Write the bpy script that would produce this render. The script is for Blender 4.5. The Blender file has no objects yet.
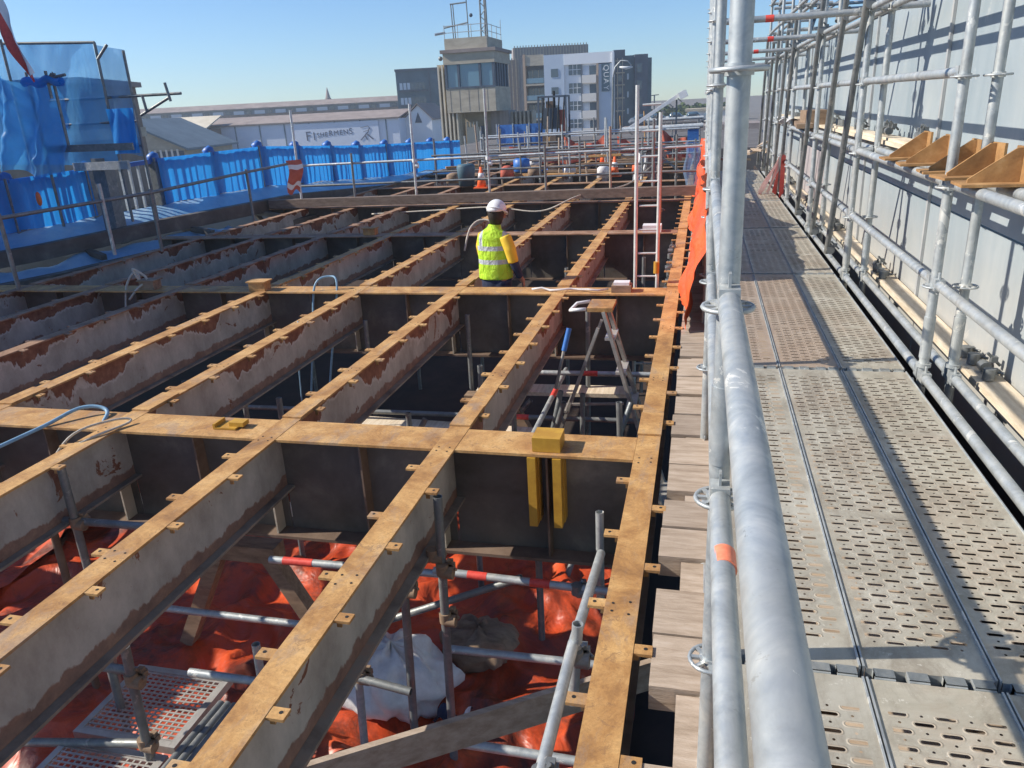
import bpy, math, random
from mathutils import Vector, Matrix, Quaternion, noise
R = math.radians
random.seed(7)
sc = bpy.context.scene
col = sc.collection

# ------------------------------------------------------------------ camera
f_px, pitch, yaw, roll, cam_h = 762.35, .34835, .24991, -.05244, 1.8408
F = Vector((-math.sin(yaw)*math.cos(pitch), math.cos(yaw)*math.cos(pitch), -math.sin(pitch)))
R0 = Vector((math.cos(yaw), math.sin(yaw), 0)); U0 = R0.cross(F)
RR = R0*math.cos(roll)+U0*math.sin(roll); UU = -R0*math.sin(roll)+U0*math.cos(roll)
cd = bpy.data.cameras.new('camera'); cam = bpy.data.objects.new('camera', cd); col.objects.link(cam)
m = Matrix((RR, UU, -F)).transposed().to_4x4(); m.translation = Vector((0, 0, cam_h)); cam.matrix_world = m
cd.sensor_width = 36; cd.lens = f_px/1024*36; cd.clip_start = .05; cd.clip_end = 3000
sc.camera = cam
# ------------------------------------------------------------------ light
SUN = Vector((-1, -.2, .73)).normalized()
el = math.asin(SUN.z); az = math.atan2(SUN.x, SUN.y)
w = bpy.data.worlds.new('World'); sc.world = w; w.use_nodes = True
nt = w.node_tree; bg = nt.nodes['Background']; sky = nt.nodes.new('ShaderNodeTexSky')
sky.sky_type = 'NISHITA'; sky.sun_disc = False; sky.sun_elevation = el; sky.sun_rotation = az
sky.air_density = 1.0; sky.dust_density = .05; sky.ozone_density = 3.0
tint = nt.nodes.new('ShaderNodeMix'); tint.data_type = 'RGBA'; tint.blend_type = 'MULTIPLY'; tint.inputs[0].default_value = 1
tint.inputs[7].default_value = (.78, .98, 1.24, 1); nt.links.new(sky.outputs[0], tint.inputs[6]); nt.links.new(tint.outputs[2], bg.inputs[0])
bg.inputs[1].default_value = .088
sd = bpy.data.lights.new('sun', 'SUN'); sd.energy = 4.9; sd.angle = R(.55); sd.color = (1, .93, .82)
so = bpy.data.objects.new('sun', sd); col.objects.link(so); so.rotation_euler = SUN.to_track_quat('Z', 'Y').to_euler()
sc.view_settings.view_transform = 'Standard'; sc.view_settings.look = 'None'
sc.view_settings.exposure = .45; sc.view_settings.gamma = 1
sc.cycles.max_bounces = 8; sc.cycles.transparent_max_bounces = 24

# ------------------------------------------------------------------ materials
class NB:
    def __init__(s, name):
        s.m = bpy.data.materials.new(name); s.m.use_nodes = True; s.t = s.m.node_tree
        s.p = s.t.nodes['Principled BSDF']; s.out = s.t.nodes['Material Output']
        s.tc = s.t.nodes.new('ShaderNodeTexCoord')
        s.obj = s.tc.outputs['Object']
        s.oi = s.t.nodes.new('ShaderNodeObjectInfo').outputs['Random']        # every object gets its own patch of the texture
        va = s.t.nodes.new('ShaderNodeVectorMath'); va.operation = 'MULTIPLY_ADD'; va.inputs[1].default_value = (1, 1, 1)
        cx = s.t.nodes.new('ShaderNodeCombineXYZ')
        for k, f_ in enumerate((37, 53, 0)):
            mm = s.t.nodes.new('ShaderNodeMath'); mm.operation = 'MULTIPLY'; mm.inputs[1].default_value = f_; s.t.links.new(s.oi, mm.inputs[0]); s.t.links.new(mm.outputs[0], cx.inputs[k])
        s.t.links.new(s.obj, va.inputs[0]); s.t.links.new(cx.outputs[0], va.inputs[2]); s.nv = va.outputs[0]
    def L(s, a, b): s.t.links.new(a, b)
    def math(s, op, a, b=None, c=None, clamp=False):
        n = s.t.nodes.new('ShaderNodeMath'); n.operation = op; n.use_clamp = clamp
        for i, v in enumerate((a, b, c)):
            if v is None: continue
            if isinstance(v, (int, float)): n.inputs[i].default_value = v
            else: s.L(v, n.inputs[i])
        return n.outputs[0]
    def noise(s, scale, detail=4, rough=.6, vec=None, stretch=None, dist=0):
        n = s.t.nodes.new('ShaderNodeTexNoise'); n.inputs['Scale'].default_value = scale
        n.inputs['Detail'].default_value = detail; n.inputs['Roughness'].default_value = rough
        n.inputs['Distortion'].default_value = dist
        v = vec or s.nv
        if stretch:
            mp = s.t.nodes.new('ShaderNodeMapping'); mp.inputs['Scale'].default_value = stretch; s.L(v, mp.inputs[0]); v = mp.outputs[0]
        s.L(v, n.inputs['Vector']); return n.outputs['Fac']
    def ramp(s, fac, stops):
        n = s.t.nodes.new('ShaderNodeValToRGB'); r = n.color_ramp
        while len(r.elements) < len(stops): r.elements.new(.5)
        for e, (p, c) in zip(r.elements, stops):
            e.position = p; e.color = (*c, 1) if len(c) == 3 else c
        s.L(fac, n.inputs[0]); return n.outputs[0]
    def mix(s, fac, a, b):
        n = s.t.nodes.new('ShaderNodeMix'); n.data_type = 'RGBA'
        for k, v in ((0, fac), (6, a), (7, b)):
            if isinstance(v, (int, float)): n.inputs[k].default_value = v
            elif isinstance(v, tuple): n.inputs[k].default_value = (*v, 1)
            else: s.L(v, n.inputs[k])
        return n.outputs[2]
    def sep(s, v=None):
        n = s.t.nodes.new('ShaderNodeSeparateXYZ'); s.L(v or s.obj, n.inputs[0]); return n.outputs
    def bump(s, h, strength=.3, dist=.01):
        n = s.t.nodes.new('ShaderNodeBump'); n.inputs['Strength'].default_value = strength; n.inputs['Distance'].default_value = dist
        s.L(h, n.inputs['Height']); s.L(n.outputs[0], s.p.inputs['Normal'])
    def base(s, c):
        if isinstance(c, tuple): s.p.inputs['Base Color'].default_value = (*c, 1)
        else: s.L(c, s.p.inputs['Base Color'])
    def set(s, rough=.7, metal=0, spec=None):
        s.p.inputs['Roughness'].default_value = rough; s.p.inputs['Metallic'].default_value = metal
        if spec is not None: s.p.inputs['Specular IOR Level'].default_value = spec

def dirt(name, a, b, scale=6, rough=.7, metal=0, bump=.2, bd=.004, stretch=None, c=None, detail=6, spec=None, vary=0):
    """two- or three-tone noisy surface"""
    n = NB(name); f = n.noise(scale, detail, .65, stretch=stretch, dist=.3)
    st = [(.32, a), (.68, b)] if c is None else [(.3, a), (.55, b), (.75, c)]
    cc = n.ramp(f, st)
    if vary: cc = n.mix(n.math('MULTIPLY', n.oi, vary), cc, n.mix(.55, cc, (.16, .13, .11)))
    n.base(cc); n.set(rough, metal, spec)
    if bump: n.bump(n.noise(scale*7, 4, .7, stretch=stretch), bump, bd)
    return n.m

def galv(name, tone=1., rust=.5):
    n = NB(name); f = n.noise(9, 6, .7, dist=.6)
    c = n.ramp(f, [(.3, (.27*tone, .30*tone, .32*tone)), (.5, (.40*tone, .43*tone, .44*tone)), (.72, (.56*tone, .57*tone, .55*tone))])
    sp = n.noise(5, 8, .75, dist=1.2)
    c = n.mix(n.math('MULTIPLY', n.math('GREATER_THAN', sp, .60), .75), c, (.74*tone, .73*tone, .68*tone))
    sc_ = n.noise(26, 8, .8, dist=2); c = n.mix(n.math('MULTIPLY', n.math('GREATER_THAN', sc_, .64), .6), c, (.20*tone, .20*tone, .19*tone))
    c = n.mix(n.ramp(n.noise(1.6, 5, .7), [(.45, (0, 0, 0)), (.7, (.5, .5, .5))]), c, (.44*tone, .42*tone, .36*tone))
    rs = n.ramp(n.noise(2.3, 8, .8), [(.62, (0, 0, 0)), (.72, (rust, rust, rust))])
    c = n.mix(rs, c, (.3, .19, .1))
    n.base(c); n.set(.42, .45)
    n.L(n.ramp(n.noise(30, 3), [(.3, (.38,)*3), (.7, (.66,)*3)]), n.p.inputs['Roughness'])
    n.bump(n.noise(60, 4), .12, .002); return n.m

M = {}
M['galv'] = galv('galvanised_steel', 1.05); M['galv_dark'] = galv('weathered_steel', .5, .8)
M['galv_white'] = galv('whitened_steel', 1.35, .2)
def ochre():
    n = NB('ochre_rust'); f = n.noise(3.5, 8, .7, dist=.5)
    c = n.ramp(f, [(.28, (.20, .095, .035)), (.43, (.42, .215, .07)), (.58, (.60, .35, .13)), (.75, (.69, .46, .22))])
    c = n.mix(n.math('MULTIPLY', n.math('GREATER_THAN', n.noise(17, 8, .85, dist=1), .575), .55), c, (.22, .12, .06))
    c = n.mix(n.ramp(n.noise(1.4, 7, .75, stretch=(3, 1, 1), dist=.8), [(.52, (0, 0, 0)), (.66, (.7, .7, .7))]), c, (.30, .23, .18))
    c = n.mix(n.ramp(n.noise(45, 3, .9), [(.35, (.35, .35, .35)), (.6, (0, 0, 0))]), c, (.2, .1, .04))
    n.base(c); n.set(.82); n.bump(n.noise(90, 5), .35, .003); return n.m
M['ochre'] = ochre()
def shaded_top():  # darker flange tone; shade on the outer left stringers is in the colour
    n = NB('shaded_flange'); f = n.noise(4, 8, .7, dist=.5)
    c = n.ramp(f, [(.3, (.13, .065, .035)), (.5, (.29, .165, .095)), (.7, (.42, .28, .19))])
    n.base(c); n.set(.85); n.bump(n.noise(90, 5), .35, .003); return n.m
M['faded'] = shaded_top()
def webm():
    n = NB('peeling_paint_web'); x, y, z = n.sep()
    f = n.noise(2.2, 7, .62, stretch=(1, 1, .35), dist=.7); f2 = n.noise(7, 5, .6, stretch=(1, 1, .5), dist=.5)
    big = n.noise(1.1, 3, .55)
    spots = n.math('MULTIPLY', n.math('SUBTRACT', n.noise(2.8, 6, .7, dist=.8), .62), 60, clamp=True)
    edge = n.math('ADD', n.math('MULTIPLY', n.math('SUBTRACT', f, .5), 1.5), n.math('MULTIPLY', n.math('SUBTRACT', f2, .5), .55))
    edge = n.math('ADD', edge, n.math('MULTIPLY', n.math('SUBTRACT', big, .5), 2.2))
    v = n.math('ADD', n.math('ADD', z, .085), n.math('MULTIPLY', edge, .32))     # >0 : rust
    far = n.math('MULTIPLY', n.math('SUBTRACT', 4.2, y), 3, clamp=True)             # clean paint near the walkway end
    v = n.math('SUBTRACT', v, n.math('MULTIPLY', far, .34))
    mask = n.math('MULTIPLY', v, 120, clamp=True)
    rim = n.math('SUBTRACT', 1, n.math('MULTIPLY', n.math('ABSOLUTE', n.math('ADD', v, .012)), 60), clamp=True)
    grey = n.ramp(n.noise(3, 7, .7, stretch=(1, 1, .6)), [(.3, (.25, .23, .20)), (.52, (.40, .375, .335)), (.72, (.54, .505, .45))])
    red = n.ramp(n.noise(9, 6, .7), [(.3, (.11, .035, .02)), (.55, (.22, .095, .055)), (.75, (.36, .19, .11))])
    mask = n.math('MAXIMUM', mask, spots); c = n.mix(mask, grey, red); c = n.mix(n.math('MULTIPLY', rim, .75), c, (.55, .53, .5))
    low = n.math('MULTIPLY', n.math('SUBTRACT', n.math('SUBTRACT', -.315, z), n.math('MULTIPLY', n.math('SUBTRACT', f2, .5), .15)), 80, clamp=True)
    c = n.mix(n.math('MULTIPLY', low, .8), c, red)
    n.base(c); n.set(.75); n.bump(n.math('ADD', n.math('MULTIPLY', mask, -.5), n.math('MULTIPLY', n.noise(50, 5), .4)), .4, .004); return n.m
M['web'] = webm()
M['girder'] = dirt('dark_painted_girder', (.06, .05, .04), (.12, .105, .088), 1.8, .7, c=(.24, .21, .17))
M['girder_top'] = M['ochre']
M['flange_grey'] = dirt('worn_grey_flange', (.13, .10, .08), (.26, .23, .19), 4, .75, c=(.34, .22, .15))
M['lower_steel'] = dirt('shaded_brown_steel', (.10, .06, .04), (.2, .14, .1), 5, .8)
M['timber'] = dirt('sawn_timber', (.33, .245, .17), (.52, .41, .31), 3, .85, bump=.7, stretch=(1.5, 9, 9), c=(.62, .52, .42), vary=.8)
M['timber_pale'] = dirt('pale_timber', (.5, .40, .28), (.68, .58, .44), 4, .85, bump=.4, stretch=(8, 1, 8), c=(.75, .66, .54))
M['timber_dark'] = dirt('old_dark_timber', (.06, .04, .028), (.14, .1, .07), 4, .9, bump=.4, stretch=(1, 8, 8))
M['timber_brown'] = dirt('brown_bearer', (.17, .11, .07), (.33, .23, .15), 3, .85, bump=.3, stretch=(2, 6, 6))
M['old_bearer'] = dirt('weathered_bearer', (.12, .085, .065), (.22, .165, .13), 3, .85, bump=.3, stretch=(2, 6, 6))
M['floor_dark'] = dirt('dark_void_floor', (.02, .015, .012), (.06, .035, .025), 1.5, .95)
M['water'] = dirt('river_water', (.05, .09, .11), (.08, .13, .15), .5, .15)
def tarpm():
    n = NB('orange_tarpaulin'); c = n.ramp(n.noise(2.2, 7, .65), [(.3, (.40, .045, .012)), (.55, (.56, .075, .019)), (.75, (.76, .15, .045))])
    c = n.mix(n.ramp(n.noise(1.3, 8, .75, dist=.8), [(.47, (0, 0, 0)), (.62, (.85, .85, .85))]), c, (.055, .022, .014))
    n.base(c); n.set(.42); n.bump(n.noise(3.0, 3, .5, dist=2.0), .6, .04); return n.m
M['orange_tarp'] = tarpm()
M['orange_net'] = dirt('orange_debris_net', (.66, .075, .018), (.84, .13, .03), 3, .55, bump=.7, bd=.03, stretch=(1, 1, .5))
M['red_net'] = dirt('faded_red_net', (.42, .08, .05), (.62, .16, .1), 5, .7, bump=.2)
M['white_bag'] = dirt('cloudy_plastic_sheet', (.55, .52, .5), (.8, .79, .77), 6, .35, bump=.5)
M['red'] = dirt('red_tape', (.6, .05, .04), (.8, .1, .07), 30, .5, bump=0)
M['orange_tape'] = dirt('orange_tape', (.85, .2, .1), (.95, .3, .17), 40, .5, bump=0)
M['white'] = dirt('white_plastic', (.7, .7, .7), (.82, .82, .8), 10, .45, bump=0)
M['yellow'] = dirt('yellow_painted_steel', (.40, .20, .02), (.56, .32, .035), 9, .55, bump=.15)
M['black'] = dirt('black_hole', (.01, .01, .01), (.02, .02, .02), 9, .9, bump=0)
M['cone'] = dirt('cone_orange', (.8, .12, .03), (.95, .2, .05), 9, .5, bump=0)
M['blue_plastic'] = dirt('blue_plastic', (.02, .10, .35), (.05, .2, .55), 5, .45, bump=.2)
M['concrete'] = dirt('tower_concrete', (.36, .31, .24), (.47, .415, .32), .8, .9, bump=.3, bd=.02, c=(.54, .48, .39), stretch=(1, 1, 3))
M['concrete_light'] = dirt('light_concrete', (.52, .46, .35), (.66, .6, .48), 1, .9)
M['wall_white'] = dirt('white_render', (.78, .80, .82), (.84, .85, .86), .5, .85)
M['wall_bluegrey'] = dirt('blue_grey_shade_render', (.46, .54, .64), (.52, .60, .69), .5, .85)
M['wall_cream'] = dirt('cream_panel', (.72, .67, .6), (.8, .75, .68), .5, .85)
M['clad_dark'] = dirt('dark_cladding', (.05, .07, .10), (.09, .12, .16), .7, .6)
M['clad_teal'] = dirt('teal_cladding', (.04, .09, .12), (.08, .15, .19), .7, .6)
M['clad_brown'] = dirt('ribbed_brown_cladding', (.22, .20, .19), (.36, .32, .30), 2.2, .8, stretch=(2, 2, .02))
M['frame_brown'] = dirt('tan_frame', (.42, .29, .2), (.5, .37, .26), .7, .7)
M['roof_brown'] = dirt('brown_roof', (.20, .165, .15), (.29, .24, .22), .6, .9, c=(.33, .28, .25))
M['roof_grey'] = dirt('grey_sheet_roof', (.12, .17, .20), (.18, .24, .28), .6, .7)
M['brick'] = dirt('brown_wall', (.16, .12, .1), (.26, .2, .16), 1, .9)
M['shed_blue'] = dirt('pale_blue_sheet_wall', (.62, .68, .78), (.70, .75, .84), .4, .7)
M['ink'] = dirt('dark_lettering', (.08, .1, .16), (.12, .14, .2), 3, .8, bump=0)
M['foliage'] = dirt('far_foliage', (.04, .07, .02), (.09, .13, .04), .3, .9)
M['alu'] = dirt('worn_aluminium', (.42, .40, .37), (.6, .58, .54), 8, .4, metal=.4)
M['alu_dark'] = dirt('dusty_aluminium', (.22, .2, .18), (.42, .39, .35), 10, .5, metal=.3)
M['cable_blue'] = dirt('pale_blue_hose', (.16, .3, .42), (.25, .42, .55), 20, .5, bump=0)
M['rope'] = dirt('pale_rope', (.4, .35, .28), (.6, .55, .46), 30, .8)
M['tarp_pale'] = dirt('shining_blue_sheet', (.12, .30, .50), (.30, .46, .60), 1.4, .35, c=(.46, .56, .62), bump=.4, bd=.03)
M['ladder'] = dirt('dusty_ladder_tube', (.52, .54, .52), (.68, .69, .66), 12, .5, metal=.2)
M['bracket'] = dirt('rusty_bracket_plate', (.22, .115, .045), (.37, .20, .075), 9, .85, c=(.50, .31, .14), bump=.4)
def glass(name, c, r=.08):
    n = NB(name); n.base(c); n.set(r, 0, .8); return n.m
M['glass'] = glass('window_glass', (.05, .09, .13)); M['glass_blue'] = glass('cabin_glass', (.12, .24, .33), .05)
M['glass_light'] = glass('pale_pane', (.5, .58, .66), .2)
def sheetm(name, a, b, trans, alpha, scale=3):
    n = NB(name); f = n.noise(scale, 7, .65, stretch=(1, 1, .35), dist=1)
    n.base(n.ramp(f, [(.3, a), (.7, b)])); n.set(.4)
    n.bump(n.noise(scale*2, 5, .6, stretch=(1, 1, .3), dist=1), .6, .06)
    tl = n.t.nodes.new('ShaderNodeBsdfTranslucent'); tl.inputs[0].default_value = (*b, 1)
    tp = n.t.nodes.new('ShaderNodeBsdfTransparent'); tp.inputs[0].default_value = (.6, .8, 1, 1)
    m1 = n.t.nodes.new('ShaderNodeMixShader'); m1.inputs[0].default_value = trans
    n.L(n.p.outputs[0], m1.inputs[1]); n.L(tl.outputs[0], m1.inputs[2])
    m2 = n.t.nodes.new('ShaderNodeMixShader')
    n.L(n.ramp(f, [(.3, (alpha*.6,)*3), (.75, (min(1, alpha*1.4),)*3)]), m2.inputs[0])
    n.L(m1.outputs[0], m2.inputs[1]); n.L(tp.outputs[0], m2.inputs[2]); n.L(m2.outputs[0], n.out.inputs[0]); return n.m
M['blue_sheet'] = sheetm('blue_sheeting', (.008, .20, .62), (.03, .38, .92), .35, .06)
M['thin_sheet'] = sheetm('thin_blue_sheeting', (.03, .28, .68), (.12, .5, .9), .4, .42, 1.5)
M['thin_grey'] = sheetm('thin_pale_sheeting', (.14, .32, .55), (.3, .5, .72), .4, .5, 1.5)
def deckm(name, L=2.40, pinkish=0.):
    n = NB(name); x, y, z = n.sep()
    PX, PY = .108, .0275
    v = n.math('DIVIDE', y, PY); row = n.math('FLOOR', v)
    off = n.math('MULTIPLY', n.math('MODULO', n.math('ADD', row, 1000), 2), .5)
    u = n.math('ADD', n.math('DIVIDE', x, PX), off)
    dv = n.math('MULTIPLY', n.math('SUBTRACT', n.math('FRACT', v), .5), PY)
    fu = n.math('ABSOLUTE', n.math('MULTIPLY', n.math('SUBTRACT', n.math('FRACT', u), .5), PX))
    du = n.math('MAXIMUM', n.math('SUBTRACT', fu, .0155), 0)
    d = n.math('SQRT', n.math('ADD', n.math('MULTIPLY', du, du), n.math('MULTIPLY', dv, dv)))
    fh = n.math('MULTIPLY', n.math('SUBTRACT', n.math('FRACT', n.math('ADD', u, .5)), .5), PX)
    dh = n.math('SQRT', n.math('ADD', n.math('MULTIPLY', fh, fh), n.math('MULTIPLY', dv, dv)))
    inx = n.math('LESS_THAN', n.math('ABSOLUTE', x), .128); iny = n.math('LESS_THAN', n.math('ABSOLUTE', y), L/2-.11)
    mid = n.math('GREATER_THAN', n.math('ABSOLUTE', n.math('SUBTRACT', n.math('ABSOLUTE', y), .38)), .018)
    ok = n.math('MULTIPLY', n.math('MULTIPLY', inx, iny), mid)
    hole = n.math('MAXIMUM', n.math('LESS_THAN', d, .0055), n.math('LESS_THAN', dh, .0036))
    hole = n.math('MULTIPLY', hole, ok)
    lip = n.math('MULTIPLY', n.math('SUBTRACT', 1, n.math('MULTIPLY', n.math('ABSOLUTE', n.math('SUBTRACT', d, .0085)), 260), clamp=True), ok)
    f = n.noise(4, 8, .7, dist=.6)
    c = n.ramp(f, [(.3, (.36, .325, .25)), (.5, (.50, .46, .37)), (.7, (.62, .585, .49))])
    c = n.mix(n.ramp(n.noise(1.7, 6, .7), [(.5, (0, 0, 0)), (.7, (.55, .55, .55))]), c, (.40, .27, .18))
    oi = n.t.nodes.new('ShaderNodeObjectInfo')
    c = n.mix(n.math('MULTIPLY', oi.outputs['Random'], .5), c, n.mix(.5, c, (.26, .25, .22)))
    c = n.mix(n.ramp(n.noise(2.6, 8, .8, dist=1.5, stretch=(1.5, .6, 1)), [(.46, (0, 0, 0)), (.62, (.75, .75, .75))]), c, (.29, .25, .195))
    c = n.mix(n.ramp(n.noise(22, 6, .8), [(.60, (0, 0, 0)), (.65, (.8, .8, .8))]), c, (.70, .67, .58))
    if pinkish: c = n.mix(pinkish, c, (.42, .27, .18))
    c = n.mix(n.math('MULTIPLY', lip, .5), c, (.62, .48, .34))
    n.base(c); n.set(.5, .25)
    n.bump(n.math('ADD', n.math('MULTIPLY', lip, 1), n.math('MULTIPLY', n.noise(40, 4), .25)), .5, .004)
    tp = n.t.nodes.new('ShaderNodeBsdfTransparent'); mx = n.t.nodes.new('ShaderNodeMixShader')
    n.L(hole, mx.inputs[0]); n.L(n.p.outputs[0], mx.inputs[1]); n.L(tp.outputs[0], mx.inputs[2]); n.L(mx.outputs[0], n.out.inputs[0])
    return n.m
M['deck'] = deckm('perforated_deck'); M['deck_rusty'] = deckm('rusty_perforated_deck', pinkish=.5)
def wallm():
    n = NB('grey_sheet_panel'); x, y, z = n.sep()
    f = n.noise(1.3, 7, .65, stretch=(1, 1, .4), dist=.8)
    c = n.ramp(f, [(.3, (.25, .31, .345)), (.5, (.32, .37, .395)), (.72, (.41, .445, .45))])
    c = n.mix(n.math('MULTIPLY', n.math('GREATER_THAN', n.noise(3, 8, .8, dist=1), .63), .35), c, (.62, .61, .58))
    wz = n.math('MULTIPLY', n.math('SUBTRACT', 1.1, z), 1.2, clamp=True)
    c = n.mix(n.math('MULTIPLY', wz, n.math('MULTIPLY', n.noise(2.2, 6, .7), .8)), c, (.55, .46, .36))
    n.base(c); n.set(.45); n.bump(n.noise(3, 3), .25, .02); return n.m
M['wall'] = wallm()
M['wall_pink'] = dirt('pinkish_sheet', (.36, .33, .34), (.46, .42, .42), 1.5, .5)
M['seam'] = dirt('grey_seam', (.3, .31, .32), (.46, .47, .46), 5, .5)
M['draped_cloth'] = dirt('reddish_grey_cloth', (.22, .15, .14), (.42, .33, .31), 6, .8, bump=.6, bd=.03, stretch=(2, 2, .5))
M['navy'] = dirt('navy_cloth', (.015, .02, .05), (.03, .04, .085), 12, .9)
M['skin'] = dirt('skin', (.35, .19, .12), (.42, .24, .16), 10, .6, bump=.1)
M['hair'] = dirt('dark_hair', (.012, .008, .006), (.025, .018, .012), 40, .7)
M['shirt'] = dirt('yellow_shirt', (.75, .48, .02), (.85, .58, .05), 8, .8)
M['helmet'] = dirt('white_helmet', (.75, .74, .72), (.82, .81, .8), 8, .3, bump=0)
def vestm():
    n = NB('hi_vis_vest'); x, y, z = n.sep()
    def band(a, b): return n.math('MULTIPLY', n.math('GREATER_THAN', z, a), n.math('LESS_THAN', z, b))
    s = n.math('MAXIMUM', band(1.075, 1.125), band(1.225, 1.275))
    ax = n.math('ABSOLUTE', n.math('SUBTRACT', n.math('ABSOLUTE', x), .135))
    v = n.math('MULTIPLY', n.math('LESS_THAN', ax, .023), n.math('GREATER_THAN', z, 1.275))
    s = n.math('MAXIMUM', s, v)
    c = n.ramp(n.noise(9, 5), [(.3, (.42, .72, .015)), (.7, (.58, .88, .04))])
    n.base(n.mix(s, c, (.5, .53, .56))); n.set(.7); n.bump(n.noise(11, 5, .6, dist=1.6, stretch=(1, 1, .6)), 1.0, .05); return n.m
M['vest'] = vestm()

# ------------------------------------------------------------------ builders
class MB:
    def __init__(s): s.v = []; s.f = []; s.mi = []; s.sm = []
    def add(s, vs, fs, mi=0, smooth=False):
        o = len(s.v); s.v += [Vector(v) for v in vs]
        for f in fs: s.f.append(tuple(i+o for i in f)); s.mi.append(mi); s.sm.append(smooth)
        return s
    def box(s, a, b, mi=0, rot=None, about=None):
        (x0, y0, z0), (x1, y1, z1) = a, b
        vs = [Vector(p) for p in ((x0,y0,z0),(x1,y0,z0),(x1,y1,z0),(x0,y1,z0),(x0,y0,z1),(x1,y0,z1),(x1,y1,z1),(x0,y1,z1))]
        if rot is not None:
            c = Vector(about) if about else sum(vs, Vector())/8
            vs = [rot @ (v-c)+c for v in vs]
        return s.add(vs, [(0,3,2,1),(4,5,6,7),(0,1,5,4),(1,2,6,5),(2,3,7,6),(3,0,4,7)], mi)
    def bar(s, p, q, wd, ht, mi=0, up=(0, 0, 1)):
        p, q = Vector(p), Vector(q); d = (q-p).normalized(); sx = d.cross(Vector(up))
        if sx.length < .01: sx = Vector((1, 0, 0))
        sx.normalize(); uz = sx.cross(d); a = sx*wd/2; b = uz*ht/2
        vs = [p-a-b, p+a-b, p+a+b, p-a+b, q-a-b, q+a-b, q+a+b, q-a+b]
        return s.add(vs, [(0,1,2,3),(7,6,5,4),(4,5,1,0),(5,6,2,1),(6,7,3,2),(7,4,0,3)], mi)
    def tube(s, p, q, r, seg=14, mi=0, hollow=False, r2=None):
        p, q = Vector(p), Vector(q); d = (q-p).normalized(); a = d.orthogonal().normalized(); b = d.cross(a); r2 = r2 or r
        cs = [(math.cos(2*math.pi*i/seg), math.sin(2*math.pi*i/seg)) for i in range(seg)]
        ring = lambda c, rr: [c+a*rr*x+b*rr*y for x, y in cs]
        vs = ring(p, r)+ring(q, r2)
        s.add(vs, [(i, i+seg, (i+1) % seg+seg, (i+1) % seg)[::-1] for i in range(seg)], mi, True)
        if hollow:
            ri = r*.84
            vs = ring(p, r)+ring(q, r2)+ring(p, ri)+ring(q, ri)
            fs = []
            for i in range(seg):
                j = (i+1) % seg
                fs += [(i, j, 2*seg+j, 2*seg+i), (seg+j, seg+i, 3*seg+i, 3*seg+j)]
            s.add(vs, fs, mi); s.add(ring(p, ri)+ring(q, ri), [(i, i+seg, (i+1) % seg+seg, (i+1) % seg) for i in range(seg)], mi, True)
        else:
            s.add(ring(p, r), [tuple(range(seg))], mi); s.add(ring(q, r2), [tuple(range(seg))[::-1]], mi)
        return s
    def path(s, pts, r, seg=8, mi=0):
        return s.loft(pts, [r]*len(pts), seg, mi)
    def loft(s, pts, rad, seg=12, mi=0, ref=None, caps=True):
        pts = [Vector(p) for p in pts]; n = len(pts); rings = []
        prev = None
        for i, p in enumerate(pts):
            t = (pts[min(i+1, n-1)]-pts[max(i-1, 0)])
            t = t.normalized() if t.length > 1e-9 else Vector((0, 0, 1))
            if ref is not None: a = Vector(ref)-t*t.dot(Vector(ref)); a.normalize()
            elif prev is None: a = t.orthogonal().normalized()
            else: a = prev-t*t.dot(prev); a.normalize()
            prev = a; b = t.cross(a); r = rad[i]; rx, ry = (r if isinstance(r, tuple) else (r, r))
            rings.append([p+a*rx*math.cos(2*math.pi*k/seg)+b*ry*math.sin(2*math.pi*k/seg) for k in range(seg)])
        vs = [v for g in rings for v in g]; fs = []
        for i in range(n-1):
            for k in range(seg):
                k2 = (k+1) % seg; fs.append((i*seg+k, i*seg+k2, (i+1)*seg+k2, (i+1)*seg+k))
        if caps: fs += [tuple(range(seg))[::-1], tuple((n-1)*seg+k for k in range(seg))]
        return s.add(vs, fs, mi, True)
    def ball(s, c, r, seg=14, rings=9, mi=0):
        c = Vector(c); r = Vector(r) if not isinstance(r, (int, float)) else Vector((r, r, r))
        pts = []; rad = []
        vs = [c+Vector((0, 0, -r.z))]
        for i in range(1, rings):
            th = math.pi*i/rings
            for k in range(seg):
                ph = 2*math.pi*k/seg; vs.append(c+Vector((r.x*math.sin(th)*math.cos(ph), r.y*math.sin(th)*math.sin(ph), -r.z*math.cos(th))))
        vs.append(c+Vector((0, 0, r.z))); fs = []
        for k in range(seg): fs.append((0, 1+(k+1) % seg, 1+k))
        for i in range(rings-2):
            for k in range(seg):
                a = 1+i*seg+k; b = 1+i*seg+(k+1) % seg; fs.append((a, b, b+seg, a+seg))
        n = len(vs)-1
        for k in range(seg): fs.append((n, 1+(rings-2)*seg+k, 1+(rings-2)*seg+(k+1) % seg))
        return s.add(vs, fs, mi, True)
    def grid(s, nu, nv, fn, mi=0, smooth=True):
        vs = [fn(i/nu, j/nv) for j in range(nv+1) for i in range(nu+1)]
        fs = [(j*(nu+1)+i, j*(nu+1)+i+1, (j+1)*(nu+1)+i+1, (j+1)*(nu+1)+i) for j in range(nv) for i in range(nu)]
        return s.add(vs, fs, mi, smooth)
    def prism(s, poly, vec, mi=0):
        n = len(poly); poly = [Vector(p) for p in poly]; vec = Vector(vec)
        vs = poly+[p+vec for p in poly]
        fs = [tuple(range(n))[::-1], tuple(range(n, 2*n))]+[(i, (i+1) % n, (i+1) % n+n, i+n) for i in range(n)]
        return s.add(vs, fs, mi)
    def disc(s, c, r, nrm=(0, 0, 1), h=.006, seg=14, mi=0):
        nrm = Vector(nrm); c = Vector(c); return s.tube(c, c+nrm*h, r, seg, mi)
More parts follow.
